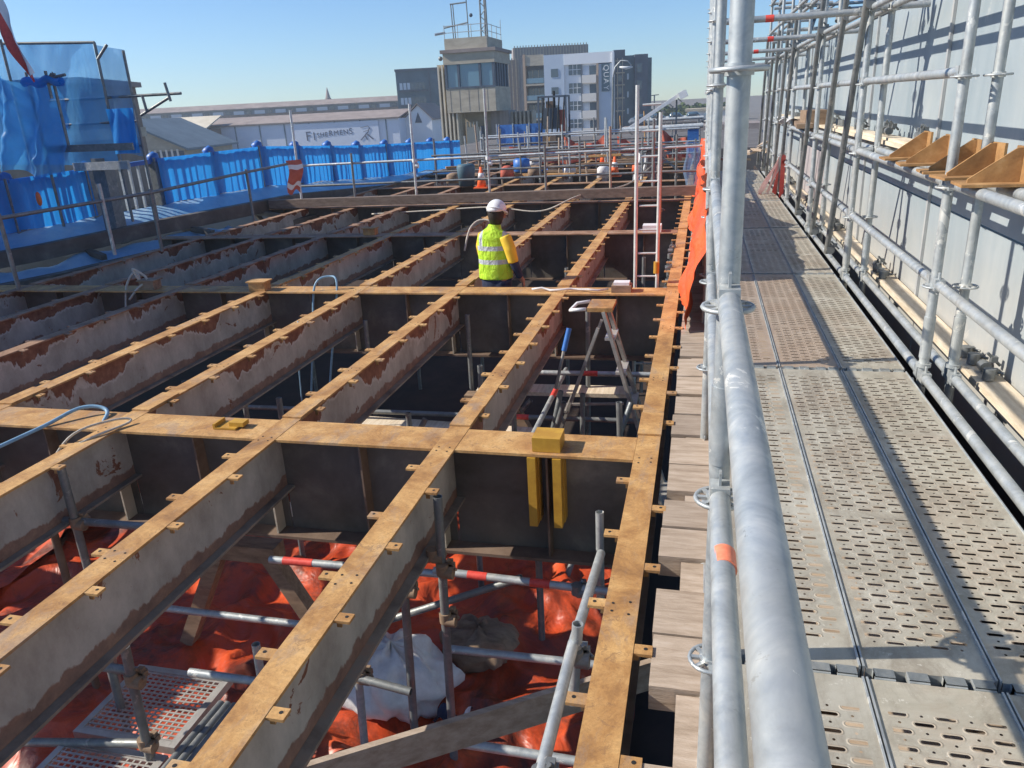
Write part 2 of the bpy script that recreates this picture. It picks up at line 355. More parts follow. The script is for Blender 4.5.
    def build(s, name, mats, parent=None, smooth=None, loc=None):
        me = bpy.data.meshes.new(name)
        base = Vector((0, 0, 0))
        if parent is not None: base = parent.get('_w', None); base = Vector(base) if base is not None else Vector((0, 0, 0))
        elif loc is not None: base = Vector(loc)
        me.from_pydata([tuple(v-base) for v in s.v], [], s.f); mats = mats if isinstance(mats, (list, tuple)) else [mats]
        for x in mats: me.materials.append(M[x] if isinstance(x, str) else x)
        me.polygons.foreach_set('material_index', s.mi)
        me.polygons.foreach_set('use_smooth', s.sm if smooth is None else [smooth]*len(s.f)); me.update()
        o = bpy.data.objects.new(name, me); col.objects.link(o)
        if parent is not None: o.parent = parent; o['_w'] = tuple(base)
        else: o.location = base; o['_w'] = tuple(base)
        return o
def tag(o, label=None, cat=None, group=None, kind=None):
    if label: o['label'] = label
    if cat: o['category'] = cat
    if group: o['group'] = group
    if kind: o['kind'] = kind
    return o
def thing(name, label, cat, loc, group=None):
    o = bpy.data.objects.new(name, None); o.empty_display_size = .2; col.objects.link(o); o.location = loc; o['_w'] = tuple(loc)
    return tag(o, label, cat, group)
def clone(root, delta, label=None):
    def rec(o, par):
        c = o.copy(); col.objects.link(c); c.parent = par
        for ch in [k for k in list(bpy.data.objects) if k.parent == o and k.name in names]: rec(ch, c)
        return c
    names = {k.name for k in col.objects if k.parent is not None}
    r = rec(root, None); r.location = Vector(root.location)+Vector(delta); r['_w'] = tuple(r.location)
    if label: r['label'] = label
    return r
def struct(name, mb, mat): return tag(mb.build(name, mat), kind='structure')
def nz(x, y, z=0., s=1.): return noise.noise(Vector((x*s, y*s, z*s)))

# ------------------------------------------------------------------ setting: ground / water / lower deck
mb = MB(); mb.add([(-2500, -400, -6), (2500, -400, -6), (2500, 2600, -6), (-2500, 2600, -6)], [(0, 1, 2, 3)]); struct('water', mb, 'water')
mb = MB(); mb.add([(-2500, 42, -2.9), (2500, 42, -2.9), (2500, 2600, -2.9), (-2500, 2600, -2.9), (-2500, 42, -6), (2500, 42, -6)], [(0, 1, 2, 3), (4, 5, 1, 0)])
struct('ground', mb, dirt('quay_ground', (.12, .11, .1), (.2, .18, .16), .2, .9))
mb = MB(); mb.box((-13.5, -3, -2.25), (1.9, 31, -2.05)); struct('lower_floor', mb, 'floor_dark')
mb = MB(); mb.box((-13, 31, -2.6), (3, 48, -.02)); struct('road', mb, dirt('far_road', (.09, .08, .08), (.16, .15, .14), 1, .9))

# ------------------------------------------------------------------ stringers
XS = [-.245, -1.40, -2.55, -3.70, -4.85, -6.0, -7.15, -8.3]
GY = [3.80+3.82*k for k in range(7)]
def cleat_mesh(side, mat):
    mb = MB(); x0 = .064*side; x1 = .132*side
    mb.box((min(x0, x1), -.026, -.014), (max(x0, x1), .026, -.002))
    mb.box((min(x0, x1), -.004, -.05), (x0+.02*side if side>0 else x0, .004, -.0141)) if side > 0 else mb.box((x0-.02, -.004, -.05), (x0, .004, -.0141))
    mb.disc((.108*side, .004, -.0025), .0075, h=.0015, seg=10, mi=1)
    return mb
labels = {
 0: 'narrow ochre stringer beside the timber edge, nearest the walkway',
 1: 'ochre stringer running past the stepladder, second from the walkway',
 2: 'peeling stringer just left of the worker, third from the walkway',
 3: 'fourth stringer from the walkway, ochre top, crossing under the yellow angle block',
 4: 'fifth stringer from the walkway, ochre only at its near end, rust patches below',
 5: 'sixth stringer from the walkway, shaded purplish brown top',
 6: 'seventh stringer from the walkway, shaded, with rust teeth below its top',
 7: 'outermost stringer on the left in deep shade by the blue sheets'}
for k, x in enumerate(XS):
    t = thing('steel_stringer', labels[k], 'steel beam', (x, 0, 0), 'longitudinal stringers of the stripped bridge deck')
    ftop = 'ochre' if k <= 4 else 'faded'  # outer left tops get the tone with shade put into it
    y0, y1 = -1.2, 30.4
    fl = MB(); fl.box((x-.065, y0, -.014), (x+.065, y1, 0))
    random.seed(k+3)
    for yy in [1.15+1.31*i for i in range(14)]:
        for dx in (-.035, .03):
            for dy in (0, .06): fl.disc((x+dx, yy+dy+random.uniform(-.01, .01), .0008), .0058, h=.001, seg=8, mi=1)
    fl.build('top_flange', [ftop, 'black'], t)
    wb = MB(); wb.box((x-.008, y0, -.385), (x+.008, y1, -.0145)); wb.build('web', 'web', t)
    bf = MB(); bf.box((x-.06, y0, -.402), (x+.06, y1, -.386)); bf.build('bottom_flange', 'flange_grey', t)
    R1 = {}
    for side in (1, -1):
        cm = cleat_mesh(side, ftop); cm.v = [v+Vector((x, 0, 0)) for v in cm.v]
        y = .70 if side == 1 else .96
        first = None
        while y < 17.2:
            if min(abs(y-g-.15) for g in GY) > .17:
                if first is None: first = cm.build('cleat', [ftop, 'black'], t); c = first
                else:
                    c = first.copy(); col.objects.link(c); c.parent = t
                c.location = (0, y+random.uniform(-.015, .015), 0); c['_w'] = tuple(t['_w'])
            y += .52
    for g in GY[:4]:
        sp = MB(); sp.box((x-.068, g+.33, .002), (x+.068, g+.66, .012)); sp.build('splice_plate', ftop, t)

# ------------------------------------------------------------------ cross girders
gl = ['nearest cross girder with pale ochre top and dark web, holding the yellow brackets',
      'second cross girder, right behind which the worker stands', 'third cross girder, beyond the worker',
      'fourth cross girder, under the long brown timber bearer', 'fifth cross girder, just beyond the brown bearer',
      'sixth cross girder near the far clutter', 'farthest cross girder before the red netting']
for k, g in enumerate(GY):
    t = thing('cross_girder', gl[k], 'steel beam', (-4.5, g, 0), 'transverse girders of the stripped bridge deck')
    xl, xr = -9.2, -.312
    fl = MB()
    # top flange pieces between stringers, leaving the stringer flange running through
    edges = [xl]+sorted([v for x in XS[1:] for v in (x-.0655, x+.0655)])+[xr]
    for a, b in zip(edges[::2], edges[1::2]): fl.box((a, g, -.018), (b, g+.30, -.002))
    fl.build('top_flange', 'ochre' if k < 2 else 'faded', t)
    wb = MB(); edges = [xl]+sorted([v for x in XS[1:] for v in (x-.0085, x+.0085)])+[xr]
    for a, b in zip(edges[::2], edges[1::2]): wb.box((a, g+.145, -.70), (b, g+.160, -.0185))
    wb.build('web', 'girder', t)
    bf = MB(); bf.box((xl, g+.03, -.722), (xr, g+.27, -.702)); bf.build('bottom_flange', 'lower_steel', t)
    if k < 4:
        for j in range(8):
            for dx in ((.0, .56) if k < 2 else (.56,)):
                xx = XS[j]-dx-(.06 if dx == 0 else 0)
                if xx < xl+.1 or (j == 0 and dx == 0): continue
                st = MB(); st.box((xx-.006, g+.05, -.70), (xx+.006, g+.144, -.0185 if dx else -.40)); st.build('stiffener', 'concrete' if dx == 0 else 'lower_steel', t)  # sunlit look of the stub stiffeners is put in as a pale colour

# ------------------------------------------------------------------ walkway
# timber sleepers
sl = [(0.3, .62, 1), (.63, .95, 1), (.96, 1.30, 0), (1.31, 1.77, 1), (1.78, 2.09, 0), (2.095, 2.37, 1), (2.375, 2.655, 1), (2.66, 2.885, 0), (2.89, 3.13, 1), (3.135, 3.385, 1), (3.39, 3.49, 0),
      (3.495, 3.80, 1), (3.805, 4.15, 1), (4.155, 4.19, 0), (4.195, 4.5, 1), (4.505, 4.80, 1), (4.805, 4.85, 0), (4.855, 5.2, 1), (5.205, 5.59, 1), (5.6, 5.67, 0)]
y = 5.675
while y < 17:
    a = y; b = y+random.uniform(.28, .34); sl.append((a, b, 1)); y = b+.01
    if random.random() < .35: sl.append((y, y+.06, 0)); y += .07
random.seed(5)
for i, (a, b, lng) in enumerate(sl):
    xl = (-.12 if lng else -.03)+random.uniform(-.006, .006); dz = random.uniform(-.006, .004)
    mb = MB(); mb.box((xl, a, -.105+dz), (1.05, b-.006, -.006+dz-(0 if lng else .02)))
    o = mb.build('timber_sleeper', 'timber', loc=(0, (a+b)/2, 0))
    tag(o, 'sawn timber sleeper end projecting from under the scaffold guard rail' if lng else 'timber sleeper cut back short between projecting ones beside the guard rail', 'timber', 'projecting sleepers under the walkway' if lng else 'short sleepers under the walkway')
# running plank under rail: bearer along the standards
mb = MB(); mb.box((.12, -1, .004), (.40, 17, .04)); tag(mb.build('timber_runner', 'timber'), 'long sawn timber running under the left edge of the perforated deck', 'timber')
# perforated planks
YJ = [-.69, 1.75, 4.19, 6.63, 9.07, 11.51, 13.95, 16.39]
rowname = ['nearest', 'second', 'third', 'fourth', 'fifth', 'sixth', 'farthest']
colname = ['left', 'middle', 'right']
def plank_mesh(mat):
    top = MB(); top.add([(-.152, -1.20, 0), (.152, -1.20, 0), (.152, 1.20, 0), (-.152, 1.20, 0)], [(0, 1, 2, 3)])
    side = MB()
    for s in (-1, 1):
        x0, x1 = (.1525, .1575) if s > 0 else (-.1575, -.1525)
        side.box((x0, -1.2, -.06), (x1, 1.2, .006))
    for s in (-1, 1):
        side.box((-.15, 1.196*s-.004, -.05), (.15, 1.196*s+.004, -.001))
        for hx in (-.11, -.03, .055, .12):
            side.box((hx-.024, (1.2 if s > 0 else -1.228), -.022), (hx+.024, (1.228 if s > 0 else -1.2), .003))
            side.box((hx-.024, (1.205 if s > 0 else -1.235), .002), (hx+.024, (1.235 if s > 0 else -1.205), .007))
    return top, side
pt0 = {}
for r in range(7):
    for c in range(3):
        x = .29+.32*c; y = (YJ[r]+YJ[r+1])/2
        mname = 'deck_rusty' if (r == 2 and c < 2) or (r == 4 and c == 1) else 'deck'
        lab = f'{colname[c]} perforated steel plank in the {rowname[r]} row of the walkway'
        if r == 2 and c < 2: lab = f'rusty brown {colname[c]} perforated plank in the third row of the walkway'
        t = thing('deck_plank', lab, 'deck plank', (x, y, .42), 'perforated planks of the scaffold walkway')
        if mname not in pt0:
            tp, sd_ = plank_mesh(mname)
            for q in (tp, sd_): q.v = [v+Vector((x, y, .42)) for v in q.v]
            pt0[mname] = (tp.build('perforated_sheet', mname, t), sd_.build('edge_frame', 'galv', t))
        else:
            for o in pt0[mname]:
                n = o.copy(); col.objects.link(n); n.parent = t
# ------------------------------------------------------------------ scaffold along the walkway
def coupler(mb, p, axis='y', r=.036, mi=0):
    p = Vector(p); d = {'x': Vector((1, 0, 0)), 'y': Vector((0, 1, 0)), 'z': Vector((0, 0, 1))}[axis]
    mb.tube(p-d*.03, p+d*.03, r, 10, mi); o = d.orthogonal()
    mb.box(p+Vector((-.016, -.016, -.016))+o*.04, p+Vector((.016, .016, .016))+o*.04, mi)
    mb.tube(p+o*.04-d.cross(o)*.035, p+o*.04+d.cross(o)*.035, .008, 8, mi)
def rosette(x, y, z):
    mb = MB(); n = 20; r0, r1 = .026, .060
    mb.tube((x, y, z-.012), (x, y, z-.004), .030, 16); mb.tube((x, y, z+.004), (x, y, z+.012), .030, 16)
    # ring with eight spokes
    for k in range(8):
        a = 2*math.pi*k/8; c, s = math.cos(a), math.sin(a)
        mb.bar((x+c*.024, y+s*.024, z), (x+c*.054, y+s*.054, z), .011, .008)
    pts = [(x+.056*math.cos(2*math.pi*k/n), y+.056*math.sin(2*math.pi*k/n), z) for k in range(n+1)]
    mb.path(pts, .0058, 6); return mb
def ledger_head(mb, p, d):
    p, d = Vector(p), Vector(d)
    mb.bar(p+d*.03, p+d*.085, .045, .058, 0); mb.bar(p+d*.055+Vector((0, 0, -.05)), p+d*.055+Vector((0, 0, .06)), .006, .024, 0, up=(0, 1, 0))
RT = .0242
YB = [1.75+2.44*k for k in range(-1, 7)]
# right-hand double row
t = thing('tube_scaffold', 'galvanised double row scaffold standing between the walkway and the grey wall', 'scaffold', (1.24, 1.75, 0))
LZ = [.405, .90, 1.39, 1.89, 2.39, 2.89, 3.39, 3.89, 4.39]
for x in (1.17, 1.31):
    for i, y in enumerate(YB):
        st = MB(); st.tube((x, y, -.9), (x, y, 2.05), RT, hollow=True); st.tube((x, y, .50), (x, y, .72), RT+.004); st.tube((x, y, 2.05), (x, y, 4.7), RT, hollow=True)
        st.tube((x, y, .45), (x, y, .47), RT+.012)
        s = st.build('standard', 'galv', t)
        for z in LZ[1:8]: rosette(x, y, z-.02).build('rosette', 'galv', s)
for x in (1.17, 1.31):
    for i in range(len(YB)-1):
        for z in LZ:
            if z > 4.2 and i % 2: continue
            if x == 1.31 and z in (.90, 1.89): continue
            if z == 1.89 and i < 2: continue
            a, b = (x, YB[i], z), (x, YB[i+1], z)
            mb = MB(); r = RT if z != 1.39 else RT*1.02
            mb.tube((x, YB[i]+.06, z), (x, YB[i+1]-.06, z), r)
            ledger_head(mb, a, (0, 1, 0)); ledger_head(mb, b, (0, -1, 0)); mb.build('ledger', 'galv', t)
for i, y in enumerate(YB):
    for z in LZ:
        if z in (.90, .405, 1.89): continue
        mb = MB(); mb.tube((1.20, y+.0, z), (1.28, y, z), RT*.95); mb.tube((1.34, y, z), (1.56, y, z), RT*.95)
        mb.build('wall_tie', 'galv', t)
for k in range(6):
    for (ya, za, yb, zb) in ((8.34, .47, 7.36, 2.75), (7.30, .47, 6.40, 2.75)):
        if k == 0: dy = 0
        else: dy = 2.44*k
        if dy+yb > 17: continue
        if k in (1,) and ya > 8: continue
        mb = MB(); mb.tube((1.115, ya+dy, za), (1.115, yb+dy, zb), RT, hollow=True); coupler(mb, (1.14, yb+dy+.13, 2.41), 'y'); coupler(mb, (1.14, ya+dy-.02, .5), 'y')
        mb.build('diagonal_brace', 'galv_dark', t)
# higher dense tubes over the wall further along
random.seed(11)
for i in range(1, 7):
    for z in (2.62, 3.12, 3.62):
        mb = MB(); mb.tube((1.05, YB[i]+.3, z), (2.6, YB[i]+.35, z), RT); mb.build('transom', 'galv', t)
    mb = MB(); mb.tube((1.3, YB[i]+.1, 2.5), (2.1, YB[i]+1.9, 4.6), RT); mb.build('diagonal_brace', 'galv_dark', t)
    mb = MB(); mb.tube((2.1, YB[i]+.6, 0), (2.1, YB[i]+.6, 4.9), RT, hollow=True); mb.build('standard', 'galv', t)
    for z in (2.7, 3.2, 3.7, 4.2):
        mb = MB(); mb.tube((2.1, YB[i]-.2, z), (2.1, YB[i]+2.6, z), RT); mb.build('ledger', 'galv', t)
# transoms spanning the walkway (with red tape) overhead
for i in range(3, 8):
    if i == 3: continue
for i, y in enumerate(YB):
    if i < 3: continue
    mb = MB(); mb.tube((.055+.05, y, 2.37), (1.12, y, 2.37), RT); ledger_head(mb, (.055, y, 2.37), (1, 0, 0)); ledger_head(mb, (1.17, y, 2.37), (-1, 0, 0))
    tr = mb.build('transom', 'galv', t)
    c = .43 if i == 3 else .62
    mb = MB(); mb.tube((c, y, 2.37), (c+.06, y, 2.37), RT+.0015); mb.build('red_tape', 'red', tr)
# left row of standards by the sleepers
t = thing('guard_rail_scaffold', 'galvanised guard rail of ring lock tubes beside the viewer, left of the walkway', 'scaffold', (.068, 1.75, 0))
for i, y in enumerate(YB):
    if i == 0: continue
    st = MB(); st.tube((.068, y, -1.6), (.068, y, 1.00), RT, 24, hollow=True); st.tube((.068, y, 1.0), (.068, y, 1.2), RT+.0035, 24); st.tube((.068, y, 1.2), (.068, y, 3.9), RT, 24, hollow=True)
    s = st.build('standard', 'galv', t)
    for z in (-.07, .43, .92, 1.41, 1.91, 2.4, 2.9, 3.4): rosette(.068, y, z-.02).build('rosette', 'galv', s)
for i in range(len(YB)-1):
    for z in (1.42, .94) + ((-.05,) if i else ()):
        x = .068; mb = MB(); mb.tube((x, YB[i]+.055, z), (x, YB[i+1]-.055, z), RT, 32)
        if i == 0:
            mb = MB(); xe = .073; mb.tube((xe, YB[0], z+.012), (x, YB[1]-.055, z), RT, 40)
        if i: ledger_head(mb, (x, YB[i], z), (0, 1, 0))
        ledger_head(mb, (x, YB[i+1], z), (0, -1, 0)); l = mb.build('ledger', 'galv', t)
        if z == .94 and i == 0:
            mb = MB(); mb.tube((.0713, 1.37, z+.0018), (.0706, 1.43, z+.0015), RT+.0014, 24); mb.build('orange_tape', 'orange_tape', l)
    mb = MB(); mb.tube((.10, YB[i+1], .36), (1.13, YB[i+1], .36), RT); mb.build('transom', 'galv', t)
mb = MB(); mb.tube((.178, -.9, 1.05), (.110, 1.95, 1.05), RT, 20); l = mb.build('ledger', 'galv', t)  # extra tube added, hidden behind the top rail, to widen the deck shadow

# ------------------------------------------------------------------ wall
t = thing('site_wall', 'tall grey sheet metal wall behind the scaffold on the right', 'wall', (1.6, 1, 0))
y = -1.2; i = 0
while y < 19:
    mb = MB(); mb.box((1.60, y+.012, 1.06), (1.64, y+2.428, 2.47)); mb.build('upper_panel', 'wall', t)
    mb = MB(); mb.box((1.60, y+.012, -.45), (1.64, y+2.428, 1.048)); mb.build('lower_panel', 'wall_pink' if i in (5,) else 'wall', t)
    mb = MB(); mb.box((1.580, y-.022, .28), (1.5985, y+.012, 2.49)); mb.build('post', 'seam', t)
    y += 2.44; i += 1
mb = MB(); mb.box((1.585, -1.2, 2.475), (1.65, 19, 2.51)); mb.build('capping', 'seam', t)
for (z0, z1, x0, x1, lab) in ((.335, .375, 1.43, 1.578, 'pale timber plank lying along the foot of the grey wall'),):
    mb = MB(); mb.box((x0, -1, z0), (x1, 18.5, z1)); tag(mb.build('timber_plank', 'timber_pale'), lab, 'plank')
mb = MB(); mb.box((1.36, 4.9, 1.425), (1.565, 16.2, 1.455)); mb.box((1.38, 5.6, 1.4555), (1.50, 9.8, 1.475)); tag(mb.build('timber_plank', 'timber_pale'), 'pale scaffold planks at handrail height against the grey wall', 'plank')
mb = MB(); mb.box((1.10, -1.2, .0), (1.13, 18, .375)); mb.box((1.131, -1.2, .0), (1.42, 18, .03)); mb.box((1.235, -1.2, .031), (1.245, 18, .30))  # dark boxes added to stand in for the shade in the gap
tag(mb.build('gap_filler', 'floor_dark'), 'dark filler added for the shade in the gap between walkway and wall', 'steel beam')
mb = MB(); mb.box((1.08, -1.2, -.36), (1.62, 18, -.30)); struct('gap_floor', mb, 'floor_dark')  # dark sheet added below, also for the shaded gap
# couplers / jacks at the wall foot
for i, y in enumerate(YB):
    for k in range(4):
        p = (1.46+.05*random.random(), y+.02+.13*k, .41); mb = MB(); coupler(mb, p, random.choice('xyz'), .03)
        tag(mb.build('tube_coupler', 'galv_dark', loc=p), 'loose steel tube coupler on the pale plank at the wall foot', 'coupler', 'couplers on the wall foot plank')
for i in range(9):
    y = 5.9+i*1.05
    for k in range(3):
        p = (1.41+.1*random.random(), y+.14*k, 1.51); mb = MB(); coupler(mb, p, random.choice('xyz'), .03)
        tag(mb.build('tube_coupler', 'galv_dark', loc=p), 'steel tube coupler lying on the high plank against the wall', 'coupler', 'couplers on the high plank')
# ochre brackets
blab = ['farthest of the five ochre gusset brackets on the handrail', 'second farthest ochre gusset bracket on the handrail', 'ochre gusset bracket half hidden by the scaffold standard', 'ochre gusset bracket just right of the standard', 'nearest ochre gusset bracket at the right edge']
for i, y in enumerate((5.34, 4.90, 4.42, 4.13, 3.80)):
    t = thing('gusset_bracket', blab[i], 'bracket', (1.25, y, 1.418), 'ochre gusset brackets on the scaffold ledgers')
    a = random.uniform(-.2, .1); rot = Matrix.Rotation(a, 3, 'Z')
    def tr(mb): c = Vector((1.25, y, 1.418)); mb.v = [rot @ (v-c)+c for v in mb.v]; return mb
    tr(MB().box((1.09, y-.10, 1.418), (1.40, y+.10, 1.430))).build('base_plate', 'bracket', t)
    tr(MB().box((1.33, y-.095, 1.4305), (1.342, y+.095, 1.575))).build('back_plate', 'bracket', t)
    tr(MB().prism([(1.13, y-.012, 1.4305), (1.329, y-.012, 1.4305), (1.329, y-.012, 1.572), (1.305, y-.012, 1.572), (1.13, y-.012, 1.445)], (0, .012, 0))).build('gusset', 'bracket', t)
# timber off-cut box on the ledger, far
mb = MB(); mb.box((1.2, 10.3, 1.42), (1.45, 10.9, 1.62)); mb.bar((1.15, 9.9, 1.46), (1.35, 12.3, 1.45), .18, .05)
tag(mb.build('timber_offcut', ['timber_brown']), 'brown timber block on the scaffold ledger further along', 'timber')
mb = MB(); mb.grid(10, 4, lambda u, v: (1.08+.18*v+.03*math.sin(9*u), 11.4+1.6*u, 1.44+.05*math.sin(7*u+3*v)+.02)); tag(mb.build('white_cloth', 'white_bag'), 'white cloth draped over the ledger beyond the timber block', 'cloth')
# red white barrier tape bundle
mb = MB()
for k in range(4):
    ph = 1.3*k; mb.grid(3, 10, lambda u, v: (1.10-.04*k*v+.07*u-.16*v*(k % 2), 11.9+.12*k+.1*u, .98-.55*v+.03*math.sin(ph+5*v+3*u)), mi=k % 2)
tag(mb.build('barrier_tape', ['red', 'white']), 'red and white barrier tape hanging in a bundle from the scaffold', 'tape')
random.seed(3)
mb = MB()
for k in range(9):
    a = random.uniform(-.8, .8); c = Vector((.5+.09*k, 16.4+random.uniform(-.2, .3), .5+.04*random.random()*k))
    mb.bar(c-Vector((math.sin(a)*.3, .1, -.1)), c+Vector((math.sin(a)*.3, .1, .25*random.random())), .09, .04)
tag(mb.build('timber_pile', 'timber'), 'heap of timber offcuts closing the far end of the walkway', 'timber pile')

# ------------------------------------------------------------------ orange debris net along the left rail
mb = MB()
def netf(u, v):
    y = 6.28+10.6*u; zt = 1.0+.10*math.sin(9*u)+.08*nz(u*20, 0, 1); 
    x = .05-.15*v**1.2+.03*math.sin(v*7+u*31)+.06*nz(u*26, v*5, 2)+.04*nz(u*70, v*6, 4)
    return (x-.03*math.sin(u*15), y+.12*nz(u*9, v*3, 5), zt+(0.01-zt)*v)
mb.grid(110, 18, netf); tag(mb.build('debris_net', 'orange_net'), 'crumpled orange debris netting hanging along the guard rail', 'netting')
mb = MB(); mb.grid(14, 10, lambda u, v: (-.33+.28*u+.03*math.sin(9*v), 15.7+.5*v+.1*math.sin(7*u), 1.0-.95*v+.06*math.sin(12*u)))
tag(mb.build('clear_sheet', 'thin_grey'), 'pale blue plastic sheet scrap beside the orange netting', 'plastic sheet')

# ------------------------------------------------------------------ lower level: tarps and scaffold
def tarp(name, lab, x0, x1, y0, y1, z, amp, mat, nu=40, nv=40, seed=0, cat='tarpaulin'):
    mb = MB()
    def fn(u, v):
        x = x0+(x1-x0)*u; y = y0+(y1-y0)*v
        r = 1-abs(noise.noise(Vector((x*1.6+seed, y*1.6, 1))))*2; q = 1-abs(noise.noise(Vector((x*3.7+seed, y*3.1, 5))))*2
        return (x+.1*nz(x, y, seed, 2), y+.1*nz(y, x, seed, 2), z+amp*(.6*r*r+.4*q+.5*nz(x, y, seed, .7)))
    mb.grid(nu, nv, fn); return tag(mb.build(name, mat), lab, cat)
tarp('orange_tarpaulin', 'wrinkled orange tarpaulin spread over the near lower platform', -6.2, -.35, .6, 6.6, -1.90, .16, 'orange_tarp', 150, 150)
tarp('orange_tarpaulin', 'orange tarpaulin bunched below the far side of the second bay, at left', -5.0, -2.7, 6.0, 7.3, -1.7, .25, 'orange_tarp', 40, 24, 7)
tarp('orange_tarpaulin', 'orange tarpaulin scrap lying on the left of the lower level', -8.8, -5.6, 1.6, 7, -1.8, .2, 'orange_tarp', 40, 40, 3)
for i, (x0, y0, x1, y1, wd) in enumerate(((-3.4, 5.3, -.9, 5.45, .22), (-4.2, 4.35, -2.6, 4.4, .2), (-2.2, 7.2, -.6, 7.25, .24), (-3.3, 6.6, -1.4, 6.5, .22), (-2.4, 8.6, -1.9, 8.6, .6))):
    z = (-1.15, -.86, -.92, -1.1, -.86)[i]
    mb = MB(); mb.bar((x0, y0, z), (x1, y1, z), wd, .04)
    tag(mb.build('timber_board', 'timber_pale'), ['pale board crossing the second bay below the beams', 'short board on the trestle head below the nearest girder', 'pale board under the second girder behind the stepladder', 'pale board left of the stepladder in the second bay', 'board the worker stands on'][i], 'plank')
# trestle A-frames
for (cx, cy, lab) in ((-3.02, 4.02, 'brown timber trestle below the nearest girder'), (-2.0, 7.0, 'brown timber trestle in the second bay, seen past the stringers')):
    t = thing('timber_trestle', lab, 'trestle', (cx, cy, -1.85), 'brown trestles on the lower platform')
    MB().box((cx-.28, cy-.07, -1.02), (cx+.28, cy+.07, -.9)).build('head_beam', 'timber_brown', t)
    for s in (-1, 1): MB().bar((cx+s*.2, cy, -1.0), (cx+s*.62, cy, -1.82), .1, .1, up=(0, 1, 0)).build('leg', 'timber_brown', t)
t = thing('lower_scaffold', 'tangle of scaffold tubes propping the beams over the orange tarpaulin', 'scaffold', (-2, 3, -1.8))
def lt(a, b, nm='tube', mat='galv', ends=True, tape=None):
    mb = MB(); mb.tube(a, b, RT, hollow=ends); o = mb.build(nm, mat, t)
    for (c0, c1, mt) in (tape or []):
        a_, b_ = Vector(a), Vector(b); d = b_-a_
        MB().tube(a_+d*c0, a_+d*c1, RT+.0015).build('tape_band', mt, o)
lt((-1.27, 3.3, -.03), (-1.32, 3.3, -1.8), 'standard', 'galv_dark'); lt((-1.51, 3.3, -.5), (-1.56, 3.3, -1.8), 'standard', 'galv_dark')
lt((-1.83, 3.25, -.95), (-1.87, 3.25, -1.8), 'standard'); lt((-2.37, 3.1, -.95), (-2.40, 3.1, -1.8), 'standard')
lt((-2.75, 2.6, -.62), (-2.80, 2.6, -1.8), 'standard', 'galv_dark'); lt((-3.60, 3.3, -.02), (-3.62, 3.3, -1.8), 'standard', 'galv_dark')
lt((-3.90, 3.4, -.3), (-3.92, 3.4, -1.8), 'standard', 'lower_steel'); lt((-3.2, 2.9, -.9), (-3.22, 2.9, -1.8), 'standard', 'galv_dark')
lt((-3.7, 3.70, -1.28), (-2.3, 3.72, -1.3), 'ledger'); lt((-1.95, 3.25, -1.22), (-1.5, 3.2, -1.24), 'ledger', 'galv_dark')
lt((-1.4, 3.54, -1.2), (-.2, 3.56, -1.2), 'ledger'); lt((-1.1, 2.86, -1.2), (-.2, 2.85, -1.2), 'ledger'); lt((-2.84, 3.08, -1.2), (-2.3, 3.08, -1.2), 'ledger')
lt((-2.6, 3.70, -.80), (-1.4, 3.72, -.80), 'ledger', 'galv', tape=[(.08, .25, 'red')]); lt((-1.5, 3.72, -.78), (-.3, 3.70, -.80), 'ledger', tape=[(.18, .28, 'red'), (.5, .6, 'red')])
lt((-4.2, 2.6, -1.5), (-2.76, 2.6, -1.25), 'ledger', 'galv_dark'); lt((-3.4, 2.65, -.82), (-2.72, 2.65, -.82), 'ledger', 'galv_dark')
lt((-3.9, 3.3, -.38), (-2.9, 3.35, -.40), 'ledger', 'galv_dark'); lt((-.5, 3.82, -.35), (-.5, 3.82, -1.0), 'standard')
lt((-.46, 3.55, -.45), (-.47, 2.55, -.33), 'raker'); lt((-.46, 2.62, -.30), (-.47, 1.9, -.32), 'raker'); lt((-.44, 2.62, -.2), (-.47, 2.62, -.62), 'standard')
lt((-2.4, 3.9, -1.55), (-1.0, 3.9, -.9), 'raker', 'galv_dark'); lt((-1.0, 4.4, -1.75), (-1.0, 4.4, -.75), 'standard', 'galv_dark')
for (a, b) in (((-4.6, 5.6, -.95), (-.6, 5.7, -.95)), ((-5.2, 6.6, -1.0), (-.4, 6.7, -1.0)), ((-3.6, 9.9, -.6), (-.4, 9.9, -.6)), ((-6, 9.2, -.7), (-3, 9.2, -.7)), ((-2.2, 6.1, -.95), (-.35, 6.1, -1.0))):
    lt(a, b, 'ledger', 'galv_dark', tape=[(.7, .76, 'red')])
for (x, y, zt) in ((-1.55, 6.1, -.2), (-.95, 6.2, -.55), (-2.35, 5.6, -.55), (-3.3, 5.2, -.3), (-3.9, 5.6, -.4), (-4.4, 5.5, -.3), (-1.05, 7.3, -.1), (-2.3, 7.3, -.15), (-3.4, 7.2, -.2), (-1.7, 9.9, -.2), (-2.9, 9.8, -.2), (-3.9, 9.9, -.2), (-.7, 10.1, -.1), (-5.2, 9.2, -.2)):
    lt((x, y, zt), (x-.02, y, -2.0), 'standard', 'galv_dark')
for (a, b) in (((-1.5, 6.3, -1.9), (-1.1, 6.1, -.6)), ((-1.15, 6.25, -.55), (-1.45, 6.1, -1.95)), ((-2.4, 7.0, -1.9), (-1.6, 7.0, -.95))): lt(a, b, 'raker', 'galv_dark')
for (a, b) in (((-2.6, 5.0, -.85), (-.4, 5.05, -.85)), ((-1.9, 6.9, -.62), (-.4, 6.95, -.62)), ((-3.0, 5.9, -1.2), (-1.2, 6.0, -1.2)), ((-5.0, 4.9, -.9), (-3.6, 4.9, -.92)), ((-1.3, 5.6, -.75), (-1.3, 7.4, -.75)), ((-2.2, 8.6, -.7), (-.4, 8.65, -.7))):
    lt(a, b, 'ledger', 'galv', tape=[(.55, .66, 'red')])
